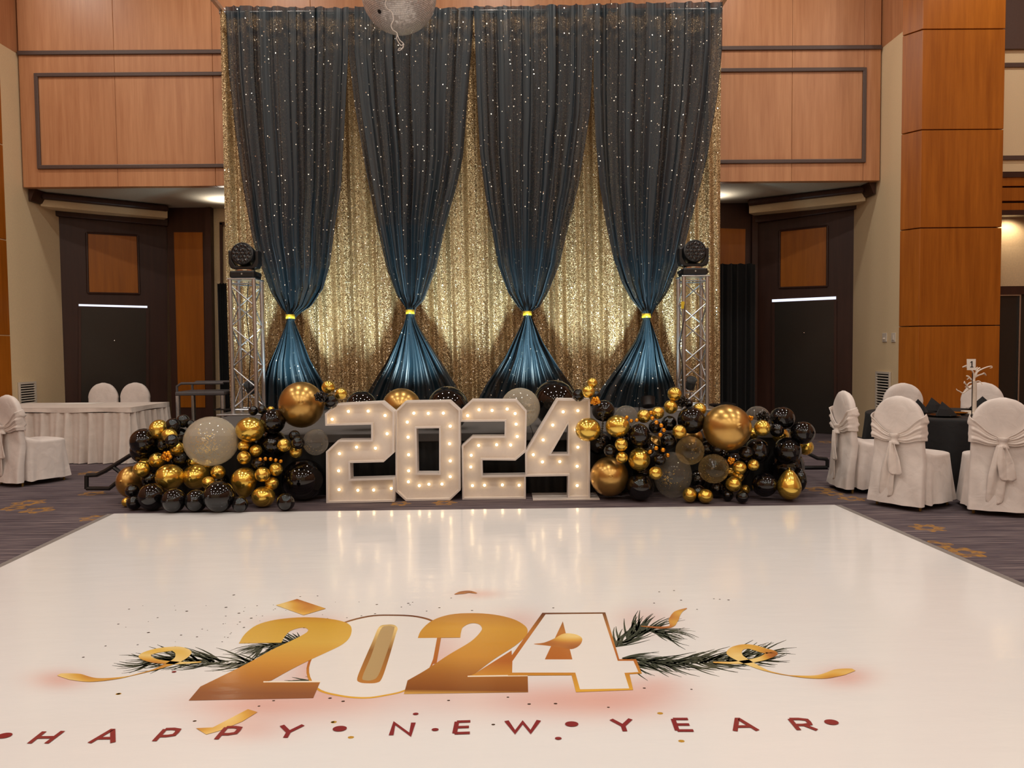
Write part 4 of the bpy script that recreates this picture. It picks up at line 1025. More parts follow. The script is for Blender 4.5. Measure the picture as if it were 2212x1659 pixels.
# ================================================================ mirror ball
mc = at_y(862, -11, 6.0); mr_ = 78.5 / F * 6.0
root = thing('mirror_ball', 'silver mirror ball hanging in front of the drape top', 'mirror ball', mc)
def ball_mat():
    m, nt, p = new_mat('mirror_tiles')
    tc = N(nt, 'ShaderNodeTexCoord')
    vo, nz = sequin_nodes(nt, 60.0, .35)
    br = N(nt, 'ShaderNodeTexBrick'); br.inputs['Scale'].default_value = 34; br.inputs['Mortar Size'].default_value = .035; br.offset = 0
    br.inputs['Color1'].default_value = (.8, .77, .75, 1); br.inputs['Color2'].default_value = (.62, .6, .58, 1); br.inputs['Mortar'].default_value = (.08, .07, .07, 1)
    br.inputs['Brick Width'].default_value = .5; br.inputs['Row Height'].default_value = .5
    nt.links.new(tc.outputs['UV'], br.inputs['Vector'])
    nt.links.new(br.outputs['Color'], p.inputs['Base Color']); p.inputs['Metallic'].default_value = .5; p.inputs['Roughness'].default_value = .4
    nt.links.new(nz.outputs[0], p.inputs['Normal']); return m
mb = MB(); nu, nv = 64, 40
mb.grid(lambda u, v: mc + Vector((mr_ * math.sin(PI * v) * math.cos(2 * PI * u), mr_ * math.sin(PI * v) * math.sin(2 * PI * u), -mr_ * math.cos(PI * v))), nu, nv)
o = obj('mirror_shell', mb, ball_mat(), parent=root)
uvl = o.data.uv_layers.new(name='UVMap')
for poly in o.data.polygons:
    for li in poly.loop_indices:
        vi = o.data.loops[li].vertex_index; j, i = divmod(vi, nu + 1); uvl.data[li].uv = (i / nu * 2, j / nv)
ax = Vector((0, -.62, .5)).normalized()
mb = MB(); mb.lathe([(mr_ * .74, mr_ * .70), (mr_ * .76, mr_ * .78), (mr_ * .62, mr_ * .9), (mr_ * .55, mr_ * .84), (mr_ * .3, mr_ * .86), (.0001, mr_ * .86)], 32, mc, ax); obj('collar', mb, M['black_metal'], parent=root, smooth=True, angle=35)
hp = mc + (at_y(820, 25, 6.0) - mc).normalized() * mr_ * .98 + Vector((0, -.06, 0))
d_ = ray(820, 25); oc = CAM - mc; bq = oc.dot(d_.normalized()); hp = CAM + d_.normalized() * (-bq - math.sqrt(max(0, bq * bq - oc.dot(oc) + mr_ ** 2)))
mb = MB(); mb.lathe([(.014, -.01), (.016, .004), (.0001, .005)], 12, hp, (hp - mc)); obj('screw_hole', mb, M['black_plastic'], parent=root)
mb = MB(); mb.tube([mc + Vector((0, 0, mr_ * .95)), (mc.x, mc.y, CEIL_Z)], .012, 8); obj('hanging_rod', mb, M['chrome'], parent=root, smooth=True, angle=40)
YS = 6.0 - mr_ * .9
sp = catmull([tuple(at_y(u, v, YS)) for u, v in ((840, -8), (832, 6), (836, 18), (846, 26), (850, 42), (845, 54), (848, 64), (858, 72), (857, 84), (866, 98), (872, 95), (868, 106), (860, 109), (863, 104), (870, 104), (871, 94), (863, 86), (858, 74))], 5)
mb = MB(); mb.tube([Vector(p) for p in sp], .0035, 5)
obj('string', mb, M['string'], parent=root, smooth=True, label='looped white string')

# ================================================================ light up numerals
cC = lambda L: [(660 + x / 3.3515, 780 + y / 3.3515) for x, y in L]
nums = [
    ('2', [(140, 380), (225, 308), (555, 292), (643, 365), (640, 665), (565, 732), (322, 738), (325, 855), (645, 845), (643, 1020), (150, 1033), (148, 655), (235, 572), (475, 570), (475, 460), (143, 468)], [],
     [(185, 425), (303, 367), (447, 365), (570, 397), (585, 530), (500, 635), (362, 628), (238, 675), (232, 800), (235, 937), (372, 942), (487, 940), (615, 928)], (400, 1028), 'white light up marquee numeral 2 at the left end of the row'),
    ('0', [(650, 360), (722, 290), (1045, 285), (1120, 355), (1122, 935), (1045, 1008), (725, 1015), (652, 945)], [[(803, 488), (967, 486), (967, 812), (810, 812)]],
     [(780, 380), (885, 382), (995, 380), (732, 445), (738, 555), (742, 683), (742, 800), (740, 880), (820, 908), (890, 898), (985, 897), (1045, 843), (1045, 728), (1040, 603), (1045, 475)], (890, 1012), 'white light up marquee numeral 0'),
    ('2', [(1122, 355), (1205, 278), (1530, 280), (1602, 362), (1597, 655), (1520, 720), (1280, 718), (1283, 830), (1595, 825), (1595, 1000), (1135, 1003), (1130, 612), (1205, 545), (1440, 543), (1442, 437), (1122, 440)], [],
     [(1172, 398), (1255, 355), (1350, 360), (1460, 350), (1518, 383), (1525, 460), (1533, 550), (1485, 612), (1383, 610), (1252, 615), (1198, 687), (1195, 772), (1207, 908), (1295, 905), (1425, 903), (1547, 905)], (1365, 1002), 'white light up marquee numeral 2 between the 0 and the 4'),
    ('4', [(1822, 273), (2060, 275), (2060, 990), (1900, 990), (1900, 832), (1592, 837), (1590, 662)], [[(1902, 455), (1900, 672), (1778, 672)]],
     [(1868, 370), (1975, 362), (1792, 467), (1722, 575), (1650, 683), (1717, 735), (1843, 733), (1975, 628), (1970, 767), (1970, 908), (1962, 500)], (1900, 1001), 'white light up marquee numeral 4 on a flat foot plate')]
def inset(poly, w):
    """shrinks a closed (x, z) polygon by w; works for either winding"""
    A = sum(p[0] * q[1] - q[0] * p[1] for p, q in zip(poly, poly[1:] + poly[:1])); s = 1 if A > 0 else -1
    out = []; n = len(poly)
    for i in range(n):
        a, b, c = Vector(poly[i - 1]), Vector(poly[i]), Vector(poly[(i + 1) % n])
        d0, d1 = (b - a).normalized(), (c - b).normalized()
        n0, n1 = Vector((-d0.y, d0.x)) * s, Vector((-d1.y, d1.x)) * s
        k = w / max(.35, 1 + n0.dot(n1))
        out.append(tuple(b + (n0 + n1) * k))
    return out
bulb_me = None
for k, (dg, out, holes, bulbs, basep, label) in enumerate(nums):
    g = at_z(*cC([basep])[0]); Yn = g.y
    T = lambda L: [(lambda p: (p.x, p.z))(at_y(u, v, Yn)) for u, v in cC(L)]
    o2 = T(out); h2 = [T(h) for h in holes]
    o2 = [(x, max(z, .012 if dg == '4' else .002)) for x, z in o2]
    D = .15                                              # depth of the box
    root = thing('marquee_numeral', label, 'light up numeral', (g.x, Yn + D / 2, 0), 0, 'light up numerals 2024')
    rim = .016
    def frame_prism(mb, outer, y0, y1):
        inn = inset(outer, rim) ; mb.prism([(x, y0, z) for x, z in outer], (0, y1 - y0, 0), [[(x, y0, z) for x, z in inn]])
    mb = MB(); frame_prism(mb, o2, Yn, Yn + D)
    for h in h2:
        outh = inset(h, -rim); mb.prism([(x, Yn, z) for x, z in outh], (0, D, 0), [[(x, Yn, z) for x, z in h]])
    obj('rim', mb, M['white_paint'], parent=root)
    mb = MB(); fo = inset(o2, rim * .9); fh = [inset(h, -rim * .9) for h in h2]
    mb.prism([(x, Yn + .07, z) for x, z in fo], (0, .012, 0), [[(x, Yn + .07, z) for x, z in h] for h in fh]); obj('face_board', mb, M['white_paint'], parent=root)
    for x, z in T(bulbs):
        if bulb_me is None:
            mb = MB(); mb.lathe([(.0001, -.034), (.008, -.032), (.0125, -.024), (.012, -.014), (.007, -.006), (.006, 0)], 12, (0, 0, 0), (0, -1, 0), caps=False)
            mb.v = [(a, b_ , c) for a, b_, c in mb.v]
            mb = MB(); mb.sphere((0, -.024, 0), .0125, 12, 8); bulb_me = mb.mesh('bulb', M['bulb'], True)
            mb = MB(); mb.lathe([(.008, 0), (.008, .016)], 10, (0, 0, 0), (0, -1, 0)); sock_me = mb.mesh('socket', M['socket'])
        b_ = bpy.data.objects.new('bulb', bulb_me); COL.objects.link(b_); b_.parent = root
        b_.location = Vector((x, Yn + .07, z)) - root.location
        s_ = bpy.data.objects.new('bulb_socket', sock_me); COL.objects.link(s_); s_.parent = b_
    if dg == '4':
        f = [at_z(u, v, .0) for u, v in cC([(1645, 1002), (2130, 1004)])]
        mb = MB(); y0 = Yn - .05; mb.box(((f[0].x + f[1].x) / 2, y0 + .17, .006), (f[1].x - f[0].x, .34, .012)); bevel(obj('foot_plate', mb, M['white_paint'], parent=root), .003)

# ================================================================ chairs under white covers
def superell(a, b, th, e=.42):
    c, s = math.cos(th), math.sin(th)
    return (a * math.copysign(abs(c) ** e, c), b * math.copysign(abs(s) ** e, s))
def make_chair(label, sash, seed=1):
    rr = random.Random(seed); p1, p2, p3 = [rr.uniform(0, 6.28) for _ in range(3)]
    root = thing('banquet_chair', label, 'chair', (0, 0, 0), 0)
    # back cover: slab from hem to round top, leaning back a little
    def backf(u, v):
        th = 2 * PI * u
        z = .045 + .925 * v
        if z < .745: w = .245 - .028 * min(1, z / .45) + .004 * math.sin(5 * z)
        else: w = .218 * math.sqrt(max(0.0, 1 - ((z - .745) / .226) ** 2)) + .001
        w = w if z < .745 else max(w, .002)
        t = .058 - .018 * min(1, z / .9); t *= 1 if z < .86 else math.sqrt(max(.02, 1 - ((z - .86) / .112) ** 2))
        x, y = superell(w, t, th, .5)
        yc = -.245 - .035 * (z - .45) if z > .45 else -.245 - .06 * ((.45 - z) / .45)
        k = max(0, 1 - z / .5)
        y += .010 * k * math.sin(x * 34 + p1) + .004 * math.sin(x * 21 + z * 15 + p2)
        return Vector((x, yc + y, z))
    mb = MB(); mb.grid(backf, 40, 44, True); mb.f.append(tuple(range(44 * 40, 45 * 40)))
    obj('back_cover', mb, M['white_cloth'], parent=root, smooth=True, world=False, angle=60)
    def seatf(u, v):
        th = 2 * PI * u
        if v < .8:
            f = v / .8; z = .05 + .405 * f
            a = .262 - .035 * f; b = .262 - .03 * f
            k = (1 - f)
            r = 1 + (.045 * math.sin(th * 9 + p1) + .03 * math.sin(th * 16 + p2)) * k ** 1.3
        else:
            f = (v - .8) / .2; z = .455 + .03 * math.sin(f * PI / 2)
            a = .227 * math.cos(f * PI / 2 * .97); b = .232 * math.cos(f * PI / 2 * .97); r = 1
        x, y = superell(a, b, th, .45 if v < .9 else .6)
        if y < -.02: z += .13 * ((-y - .02) / .21) ** 2 * max(0, (v - .72) / .28)
        return Vector((x * r, .02 + y * r, z + (.006 * math.sin(th * 7 + p3) if v < .1 else 0)))
    mb = MB(); mb.grid(seatf, 72, 30, True); mb.f.append(tuple(range(30 * 72, 31 * 72)))
    obj('seat_cover', mb, M['white_cloth'], parent=root, smooth=True, world=False, angle=60)
    for x in (-1, 1):
        for y in (-.25, .2):
            mb = MB(); mb.tube([(x * .19, y, 0), (x * .19, y * .97, .2)], [.011, .013], 8); obj('leg', mb, M['gold_leg'], parent=root, smooth=True, world=False, angle=40)
    if sash:
        yk = lambda z: -.245 - .035 * (z - .45)
        def band(sg):
            def fn(u, v):
                f = u
                zlo = .575 + .025 * f; zhi = .632 + .20 * f ** 1.1
                z = zlo + (zhi - zlo) * v + .006 * math.sin(f * 9 + p1)
                if f < .8: x = .012 + (.205) * f / .8; y = yk(z) - .052 - .02 * (1 - f)
                else:
                    g = (f - .8) / .2; w = .222 if z < .745 else .218 * math.sqrt(max(.05, 1 - ((z - .745) / .226) ** 2)) + .012
                    x = .217 + (w + .006 - .217) * min(1, g * 2); y = yk(z) - .052 + .09 * g
                if z > .745 and f < .8: x = min(x, .218 * math.sqrt(max(.05, 1 - ((z - .745) / .226) ** 2)) + .006)
                y -= .007 * math.sin(v * 15 + p2 + f * 3) * (.35 + .65 * f) + .004 * math.sin(v * 31 + p3)
                return Vector((sg * x, y, z))
            mb = MB(); mb.grid(fn, 28, 26); return mb
        s0 = None
        for sg in (-1, 1):
            o = obj('sash', band(sg), M['white_satin'], parent=root, smooth=True, world=False, fix=False); o.modifiers.new('t', 'SOLIDIFY').thickness = .004
            s0 = s0 or o
        mb = MB()
        mb.grid(lambda u, v: Vector((.036 * math.cos(u * 2 * PI) * (1 + .25 * math.cos(v * PI * 2)), -.325 + .03 * math.sin(u * 2 * PI) * (1 + .15 * math.sin(v * 9)), .56 + .085 * v)), 18, 8, True)
        mb.f += [tuple(range(18)), tuple(range(8 * 18, 9 * 18))]
        obj('knot', mb, M['white_satin'], parent=root, smooth=True, world=False, angle=70)
        for x0, x1, z1, w1, yo in ((-.01, .035, .30, .058, -.345), (-.02, -.06, .10, .062, -.33)):
            def tail(u, v):
                ww = .022 + (w1 - .022) * min(1, v * 1.9) ** .8
                e = 1 if v < .9 else math.sqrt(max(.0, 1 - ((v - .9) / .1) ** 2)) * .45 + .55
                x = x0 + (x1 - x0) * v + (u - .5) * 2 * ww * e
                z = .585 + (z1 - .585) * v
                y = yo - .01 * v + .016 * math.sin(u * 9 + p1 + v * 2) * (1 - v * .6)
                return Vector((x, y - .03 * (1 - v) * v, z))
            mb = MB(); mb.grid(tail, 16, 24); o = obj('sash_tail', mb, M['white_satin'], parent=root, smooth=True, world=False, fix=False); o.modifiers.new('t', 'SOLIDIFY').thickness = .004
    return root
chair_s = make_chair('white covered chair with tied sash', True, 3)
chair_p = make_chair('white covered banquet chair with round back, left one behind the skirted table', False, 5)
def put(o, u, v, face_deg, label=None, Z=0.0, back=.25):
    """stands the chair so that the foot of its back is at pixel (u, v); it faces face_deg to the right of straight ahead"""
    p = at_z(u, v, 0); a = math.radians(face_deg)
    c = p + Vector((math.sin(a), math.cos(a), 0)) * back
    if label is None: o.location = (c.x, c.y, 0); o.rotation_euler = (0, 0, -a); return o
    return dup(o, (c.x, c.y, 0), -a, label, o.get('group'))
chair_s['group'] = 'white covered chairs with sashes'; chair_p['group'] = 'white covered chairs with plain round fronts'
chair_s['label'] = 'white covered chair with tied sash, middle of the three sash chairs by the black table'
put(chair_s, 1940, 1096, 56)
put(chair_s, 1824, 1058, 92, 'white covered chair seen from the side, nearest the right balloon garland')
put(chair_s, 2160, 1112, 23, 'white covered chair seen squarely from behind, sash tails hanging, at the right edge')
put(chair_s, 26, 1048, 28, 'white covered chair with tied sash at the end of the white skirted table')
def put_y(o, u, vtop, face_deg, label=None):
    # stand so that the round top (0.97 m) shows at pixel row vtop
    Yb = 11.3 if u < 1000 else 8.85
    p = at_y(u, vtop, Yb); a = math.radians(face_deg); c = Vector((p.x, p.y, 0)) + Vector((math.sin(a), math.cos(a), 0)) * .25
    if label is None: o.location = (c.x, c.y, 0); o.rotation_euler = (0, 0, -a); return o
    return dup(o, (c.x, c.y, 0), -a, label, o.get('group'))
put_y(chair_p, 222, 828, 180 + 3)
put_y(chair_p, 291, 827, 180 + 3, 'white covered banquet chair with round back, right one behind the skirted table')
put_y(chair_p, 1951, 833, 180 + 10, 'white covered chair facing the camera behind the black table, nearer the wall grille')
put_y(chair_p, 2122, 829, 180 + 38, 'white covered chair facing the camera behind the table number stand')

# ================================================================ skirted table on the left
TZ = .715
fl, fr_, bk = at_z(-48, 882, TZ), at_z(282, 880, TZ), at_z(343, 868.5, TZ)
ux = (fr_ - fl).normalized(); uy = (bk - fr_); uy = uy - ux * uy.dot(ux); dpt = uy.length; uy.normalize()
Lx = (fr_ - fl).length
root = thing('skirted_table', 'rectangular banquet table under a white cloth with pleated white skirt', 'table', (fl.x, fl.y, 0))
def tp(a, b, z): q = fl + ux * a + uy * b; return Vector((q.x, q.y, z))
mb = MB(); mb.prism([tp(0, 0, TZ - .03), tp(Lx, 0, TZ - .03), tp(Lx, dpt, TZ - .03), tp(0, dpt, TZ - .03)], (0, 0, .022)); obj('tabletop', mb, M['table_white'], parent=root)
per = [(0, 0), (Lx, 0), (Lx, dpt), (0, dpt)]
def perim(s):
    s *= 2 * (Lx + dpt)
    for (a, b), (c, d) in zip(per, per[1:] + per[:1]):
        L = math.hypot(c - a, d - b)
        if s <= L: t = s / L; return (a + (c - a) * t, b + (d - b) * t, (d - b) / L, -(c - a) / L)
        s -= L
    return (0, 0, 0, -1)
def clothf(u, v):
    a, b, nx, ny = perim(u); o_ = .006 + .006 * math.sin(u * 60)
    z = TZ - .008 - (.052 + .006 * math.sin(u * 41)) * v
    return tp(a + nx * o_ * v, b + ny * o_ * v, z)
mb = MB(); mb.grid(clothf, 200, 3, True); top = [tp(a, b, TZ) for a, b in per]; mb.flat(top)
mb.grid(lambda u, v: (lambda q: tp(q[0], q[1], TZ - .008 * v))(perim(u)), 200, 1, True)
obj('tablecloth', mb, M['table_white'], parent=root, smooth=True, angle=50, fix=False)
def skirtf(u, v):
    a, b, nx, ny = perim(u); S = u * 2 * (Lx + dpt)
    z = .008 + (TZ - .066 - .008) * v; k = (1 - v)
    am = .016 + .040 * k
    ply = am * (math.sin(S * 34 + 1.6 * math.sin(S * 5)) * .7 + .5 * math.sin(S * 61)) + .02 * k * math.sin(S * 7)
    return tp(a + nx * (ply + .035 * k - .004), b + ny * (ply + .035 * k - .004), z)
mb = MB(); mb.grid(skirtf, 520, 12, True); obj('skirt', mb, M['table_white'], parent=root, smooth=True, fix=False)
mb = MB(); q = [tp(a, b, TZ + .0015) for a, b in ((Lx * .30, dpt * .6), (Lx * .55, dpt * .62), (Lx * .56, dpt * .95), (Lx * .31, dpt * .93))]; mb.prism(q, (0, 0, .002))
tag(obj('paper_sheet', mb, M['card']), 'flat white sheet of paper lying on the skirted table', 'paper')

# ================================================================ round table on the right
tcx = at_z(2060, 893, TZ); TR = .80
root = thing('round_table', 'round banquet table standing under the black tablecloth', 'table', (tcx.x, tcx.y, 0))
mb = MB(); mb.lathe([(TR - .01, TZ - .035), (TR, TZ - .03), (TR, TZ - .012), (TR - .01, TZ - .008)], 48, (tcx.x, tcx.y, 0)); obj('tabletop', mb, M['dark_wood'], parent=root)
for k in range(4):
    a = PI / 4 + k * PI / 2; mb = MB(); mb.tube([(tcx.x + .4 * math.cos(a), tcx.y + .4 * math.sin(a), 0), (tcx.x + .35 * math.cos(a), tcx.y + .35 * math.sin(a), TZ - .036)], .015, 8); obj('leg', mb, M['black_metal'], parent=root)
def rtf(u, v):
    th = 2 * PI * u
    if v < .3: r = TR * v / .3 + .001; z = TZ
    elif v < .36: g = (v - .3) / .06; r = TR + .012 * math.sin(g * PI / 2); z = TZ - .02 * (1 - math.cos(g * PI / 2))
    else:
        g = (v - .36) / .64; z = TZ - .02 - (TZ - .03) * g
        r = TR + .012 + .05 * g + (.05 * math.sin(th * 11 + .8 * math.sin(th * 3)) + .02 * math.sin(th * 23)) * g ** .8
    return Vector((tcx.x + r * math.cos(th), tcx.y + r * math.sin(th), z))
mb = MB(); mb.grid(rtf, 160, 40, True); tag(obj('tablecloth', mb, M['black_cloth'], smooth=True), 'floor length black tablecloth on the round table', 'tablecloth')
# place settings
def setting(u, v, rot, label_p, label_n, kind):
    c = at_z(u, v, TZ + .001); c.z = TZ + .001
    pl = thing('plate', label_p, 'plate', c, 0, 'black plates on the round table')
    mb = MB(); mb.lathe([(.0001, .004), (.09, .004), (.11, .007), (.15, .016), (.152, .019), (.148, .019), (.108, .011), (.09, .008), (.0001, .008)], 32, (0, 0, 0)); obj('dish', mb, M['black_china'], parent=pl, smooth=True, world=False)
    # pyramid folded napkin
    mb = MB(); h = .135; w = .13; m = Matrix.Rotation(rot, 3, 'Z')
    pts = [Vector((-w, -.05, 0)), Vector((w, -.05, 0)), Vector((.02, .10, 0)), Vector((0, .01, h)), Vector((0, -.085, .0)), Vector((-.07, -.03, h * .5)), Vector((.07, -.03, h * .48)), Vector((0, -.055, h * .45))]
    pts = [m @ p for p in pts]
    mb.add([c + Vector((0, 0, .012)) + p for p in pts], [(0, 4, 7, 5), (5, 7, 3), (4, 1, 6, 7), (7, 6, 3), (1, 2, 3, 6), (2, 0, 5, 3), (0, 2, 1, 4)])
    o = obj('folded_napkin', mb, M['napkin']); s = o.modifiers.new('sub', 'SUBSURF'); s.levels = 2; s.render_levels = 2; s.subdivision_type = 'SIMPLE'
    tag(o, label_n, 'napkin', 'black napkins on the round table')
setting(2036, 900, .3, 'black plate under the napkin nearest the middle sash chair', 'black pyramid napkin at the front of the round table', 0)
setting(2013, 889, .1, 'black plate under the tall napkin at the back of the table', 'tallest black pyramid napkin, behind the front plate', 0)
setting(1985, 893, 1.2, 'black plate at the left side of the round table', 'black napkin behind the middle sash chair', 0)
setting(2122, 886, -.5, 'black plate behind the white branch centrepiece', 'black napkin in front of the far right chair', 0)
def cutlery(u, v, ang, label, name='fork'):
    c = at_z(u, v, TZ + .003); d = Vector((math.cos(ang), math.sin(ang), 0)); n_ = Vector((-d.y, d.x, 0)); z = Vector((0, 0, .002))
    mb = MB(); o_ = [(-.09, .004), (.02, .004), (.045, .011), (.09, .010), (.095, 0)]
    poly = [c + d * a + n_ * b for a, b in o_] + [c + d * a - n_ * b for a, b in reversed(o_[:-1])]
    mb.prism(poly, z); tag(obj(name, mb, M['silver']), label, 'cutlery', 'cutlery on the round table')
cutlery(2003, 898, .3, 'silver fork left of the front plate'); cutlery(2083, 899, .5, 'silver knife right of the front plate', 'knife'); cutlery(2087, 902, .4, 'silver spoon beside the knife, nearest the table edge', 'spoon')
c = at_z(2066, 896, TZ + .001); o = thing('serving_dish', 'low gold dish right of the front napkin', 'dish', c)
mb = MB(); mb.lathe([(.0001, .004), (.07, .005), (.10, .022), (.103, .025), (.098, .024), (.07, .01), (.0001, .009)], 24, (0, 0, 0)); obj('dish', mb, M['gold_plate'], parent=o, smooth=True, world=False)
c = at_z(2089, 894, TZ + .001); mb = MB(); mb.box((c.x, c.y, TZ + .018), (.09, .07, .032)); bevel(tag(obj('sugar_caddy', mb, M['white_plastic']), 'small white caddy at the foot of the number stand', 'caddy'), .006)
# table number stand
b = at_z(2099, 899, TZ); t = at_y(2099, 806, b.y)
root = thing('number_stand', 'thin black stand holding a white card with the number 1', 'table number', (b.x, b.y, TZ + .001))
mb = MB(); mb.lathe([(.045, .001), (.045, .006), (.006, .01)], 20, (b.x, b.y, TZ)); mb.tube([(b.x, b.y, TZ + .008), (b.x, b.y, t.z)], .004, 8); obj('rod', mb, M['black_metal'], parent=root, smooth=True, angle=40)
q = [at_y(u, v, b.y) for u, v in ((2088.5, 775.5), (2108, 775.5), (2107.5, 799.5), (2089, 799.5))]
mb = MB(); mb.prism(q, (0, .003, 0)); cardo = obj('card', mb, M['card'], parent=root)
one = [(2096, 782.5), (2099.2, 780), (2100.6, 780), (2100.6, 792), (2102.6, 792), (2102.6, 793.6), (2095.8, 793.6), (2095.8, 792), (2098.4, 792), (2098.4, 782.6), (2096, 784.4)]
mb = MB(); mb.prism([at_y(u, v, b.y - .001) for u, v in one], (0, -.001, 0)); obj('digit', mb, M['ink'], parent=cardo)
# white branch centrepiece
b = at_z(2104, 895, TZ)
root = thing('branch_centrepiece', 'white twisted branch centrepiece in a tall pale stem on the black table', 'centrepiece', (b.x, b.y, TZ + .001))
zc = at_y(2104, 823, b.y).z
mb = MB(); mb.lathe([(.05, .001), (.05, .012), (.022, .018), (.02, zc - TZ - .02), (.024, zc - TZ)], 16, (b.x, b.y, TZ)); obj('stem', mb, M['branch'], parent=root, smooth=True, angle=40)
tw = [[(2104, 824), (2106, 812), (2112, 803), (2122, 797), (2132, 793), (2141, 791), (2143, 794), (2138, 795)],
      [(2106, 815), (2114, 811), (2124, 808), (2129, 806), (2134, 811), (2130, 808)],
      [(2104, 822), (2103, 808), (2098, 800), (2090, 795), (2083, 792), (2076, 793), (2084, 789), (2086, 792)],
      [(2104, 824), (2098, 820), (2092, 813), (2088, 812), (2093, 816), (2089, 820)],
      [(2103, 826), (2096, 827), (2092, 832), (2094, 837), (2089, 836)],
      [(2100, 832), (2092, 838), (2084, 830), (2080, 824), (2078, 828)],
      [(2098, 838), (2090, 842), (2080, 849), (2074, 846), (2068, 843), (2066, 840)],
      [(2108, 808), (2112, 799), (2118, 795), (2121, 798), (2117, 801)],
      [(2106, 826), (2112, 823), (2116, 826), (2117, 830)], [(2108, 812), (2110, 804), (2108, 798), (2112, 793)]]
for i, w in enumerate(tw):
    pts = [at_y(u, v, b.y) + Vector((0, .05 * math.sin(i * 2.1) * k / len(w), 0)) for k, (u, v) in enumerate(w)]
    pts = [Vector(p) for p in catmull([tuple(p) for p in pts], 5)]
    n = len(pts); mb = MB(); mb.tube(pts, [.009 - .0055 * k / n for k in range(n)], 6); obj('twig', mb, M['branch'], parent=root, smooth=True, angle=50)

# ================================================================ black drapes beside the backdrop
def black_drape(u0, u1, v0, Y, label, seed):
    rr = random.Random(seed); a, b2 = at_y(u0, v0, Y), at_y(u1, v0, Y); ph = [rr.uniform(0, 6) for _ in range(3)]
    n = 90
    mb = MB(); mb.grid(lambda u, v: Vector((a.x + (b2.x - a.x) * u, Y + .035 * math.sin(u * 45 + ph[0] + math.sin(u * 9)) + .02 * math.sin(u * 83 + ph[1]), .012 + (a.z + (b2.z - a.z) * u - .012 + .01 * math.sin(u * 45 + ph[0])) * v)), n, 12)
    tag(obj('black_drape', mb, M['black_drape'], smooth=True, fix=False), label, 'drape')
black_drape(1500, 1634, 570, 12.2, 'plain black masking drape right of the gold backdrop', 2)
black_drape(468, 520, 612, 12.0, 'plain black masking drape left of the gold backdrop', 3)

# ================================================================ utility cart behind the left garland
Yc = 10.9
root = thing('utility_cart', 'grey two shelf utility cart behind the left garland', 'cart', (at_y(440, 966, Yc).x, Yc, 0))
x0, x1 = at_y(396, 850, Yc).x, at_y(500, 850, Yc).x; y0, y1 = Yc - .28, Yc + .3
zt = at_y(420, 848, Yc).z
for z in (zt, .28):
    mb = MB(); mb.box(((x0 + x1) / 2, (y0 + y1) / 2, z), (x1 - x0, y1 - y0, .055)); bevel(obj('shelf', mb, M['grey_plastic'], parent=root), .015)
for x in (x0 + .03, x1 - .03):
    for y in (y0 + .03, y1 - .03):
        mb = MB(); mb.tube([(x, y, .1), (x, y, zt - .028)], .03, 12); obj('leg', mb, M['alu'], parent=root, smooth=True, angle=40)
        mb = MB(); mb.lathe([(.055, -.015), (.06, -.01), (.06, .01), (.055, .015)], 16, (x, y, .061), (1, 0, 0)); obj('caster', mb, M['black_plastic'], parent=root)
for y in (y0 + .03, y1 - .03):
    mb = MB(); pts = [(x0 + .02, y, zt), (x0 + .02, y, zt + .10), (x0 + .08, y, zt + .14), (x1 - .02, y, zt + .14)]
    mb.tube(pts, .018, 8); obj('rail', mb, M['grey_plastic'], parent=root, smooth=True, angle=40)

# ================================================================ balloons
def balloon_mesh(kind, mat):
    """unit balloon: round crown, slightly tapered neck and a knot; 'back' hides the knot behind, 'down' shows the neck below"""
    prof = []
    n = 22
    for i in range(n + 1):
        a = PI * i / n                      # 0 at the crown
        r = math.sin(a); z = math.cos(a)
        if z < 0:
            k = .10 if kind != 'drop' else .30
            z *= 1 + k * (-z) ** 2; r *= 1 - (.10 if kind == 'drop' else .03) * (-z)
        prof.append((max(r, .0001), z))
    zb = prof[-1][1]
    prof[-1] = (.045, zb + .005); prof += [(.03, zb - .04), (.055, zb - .07), (.075, zb - .10), (.05, zb - .105)]
    mb = MB(); mb.lathe(prof, 32, (0, 0, 0), (0, 0, 1))
    ang = {'back': math.radians(-100), 'down': 0.0, 'drop': 0.0}[kind]
    m = Matrix.Rotation(ang, 3, 'X')       # turns the neck (-z) backwards (+y)
    mb.v = [tuple(m @ Vector(p)) for p in mb.v]
    return mb.mesh('balloon', mat, True)
BM = {}
CROP = {'L': (240, 800, 4.608), 'C': (660, 780, 3.3515), 'R': (1220, 780, 3.95)}
LAY = [7.30, 7.18, 7.08, 6.98, 6.90, 6.82]
GR = {'L': 'balloons of the left garland', 'C': 'balloons behind the light up numerals', 'R': 'balloons of the right garland'}
count = 0
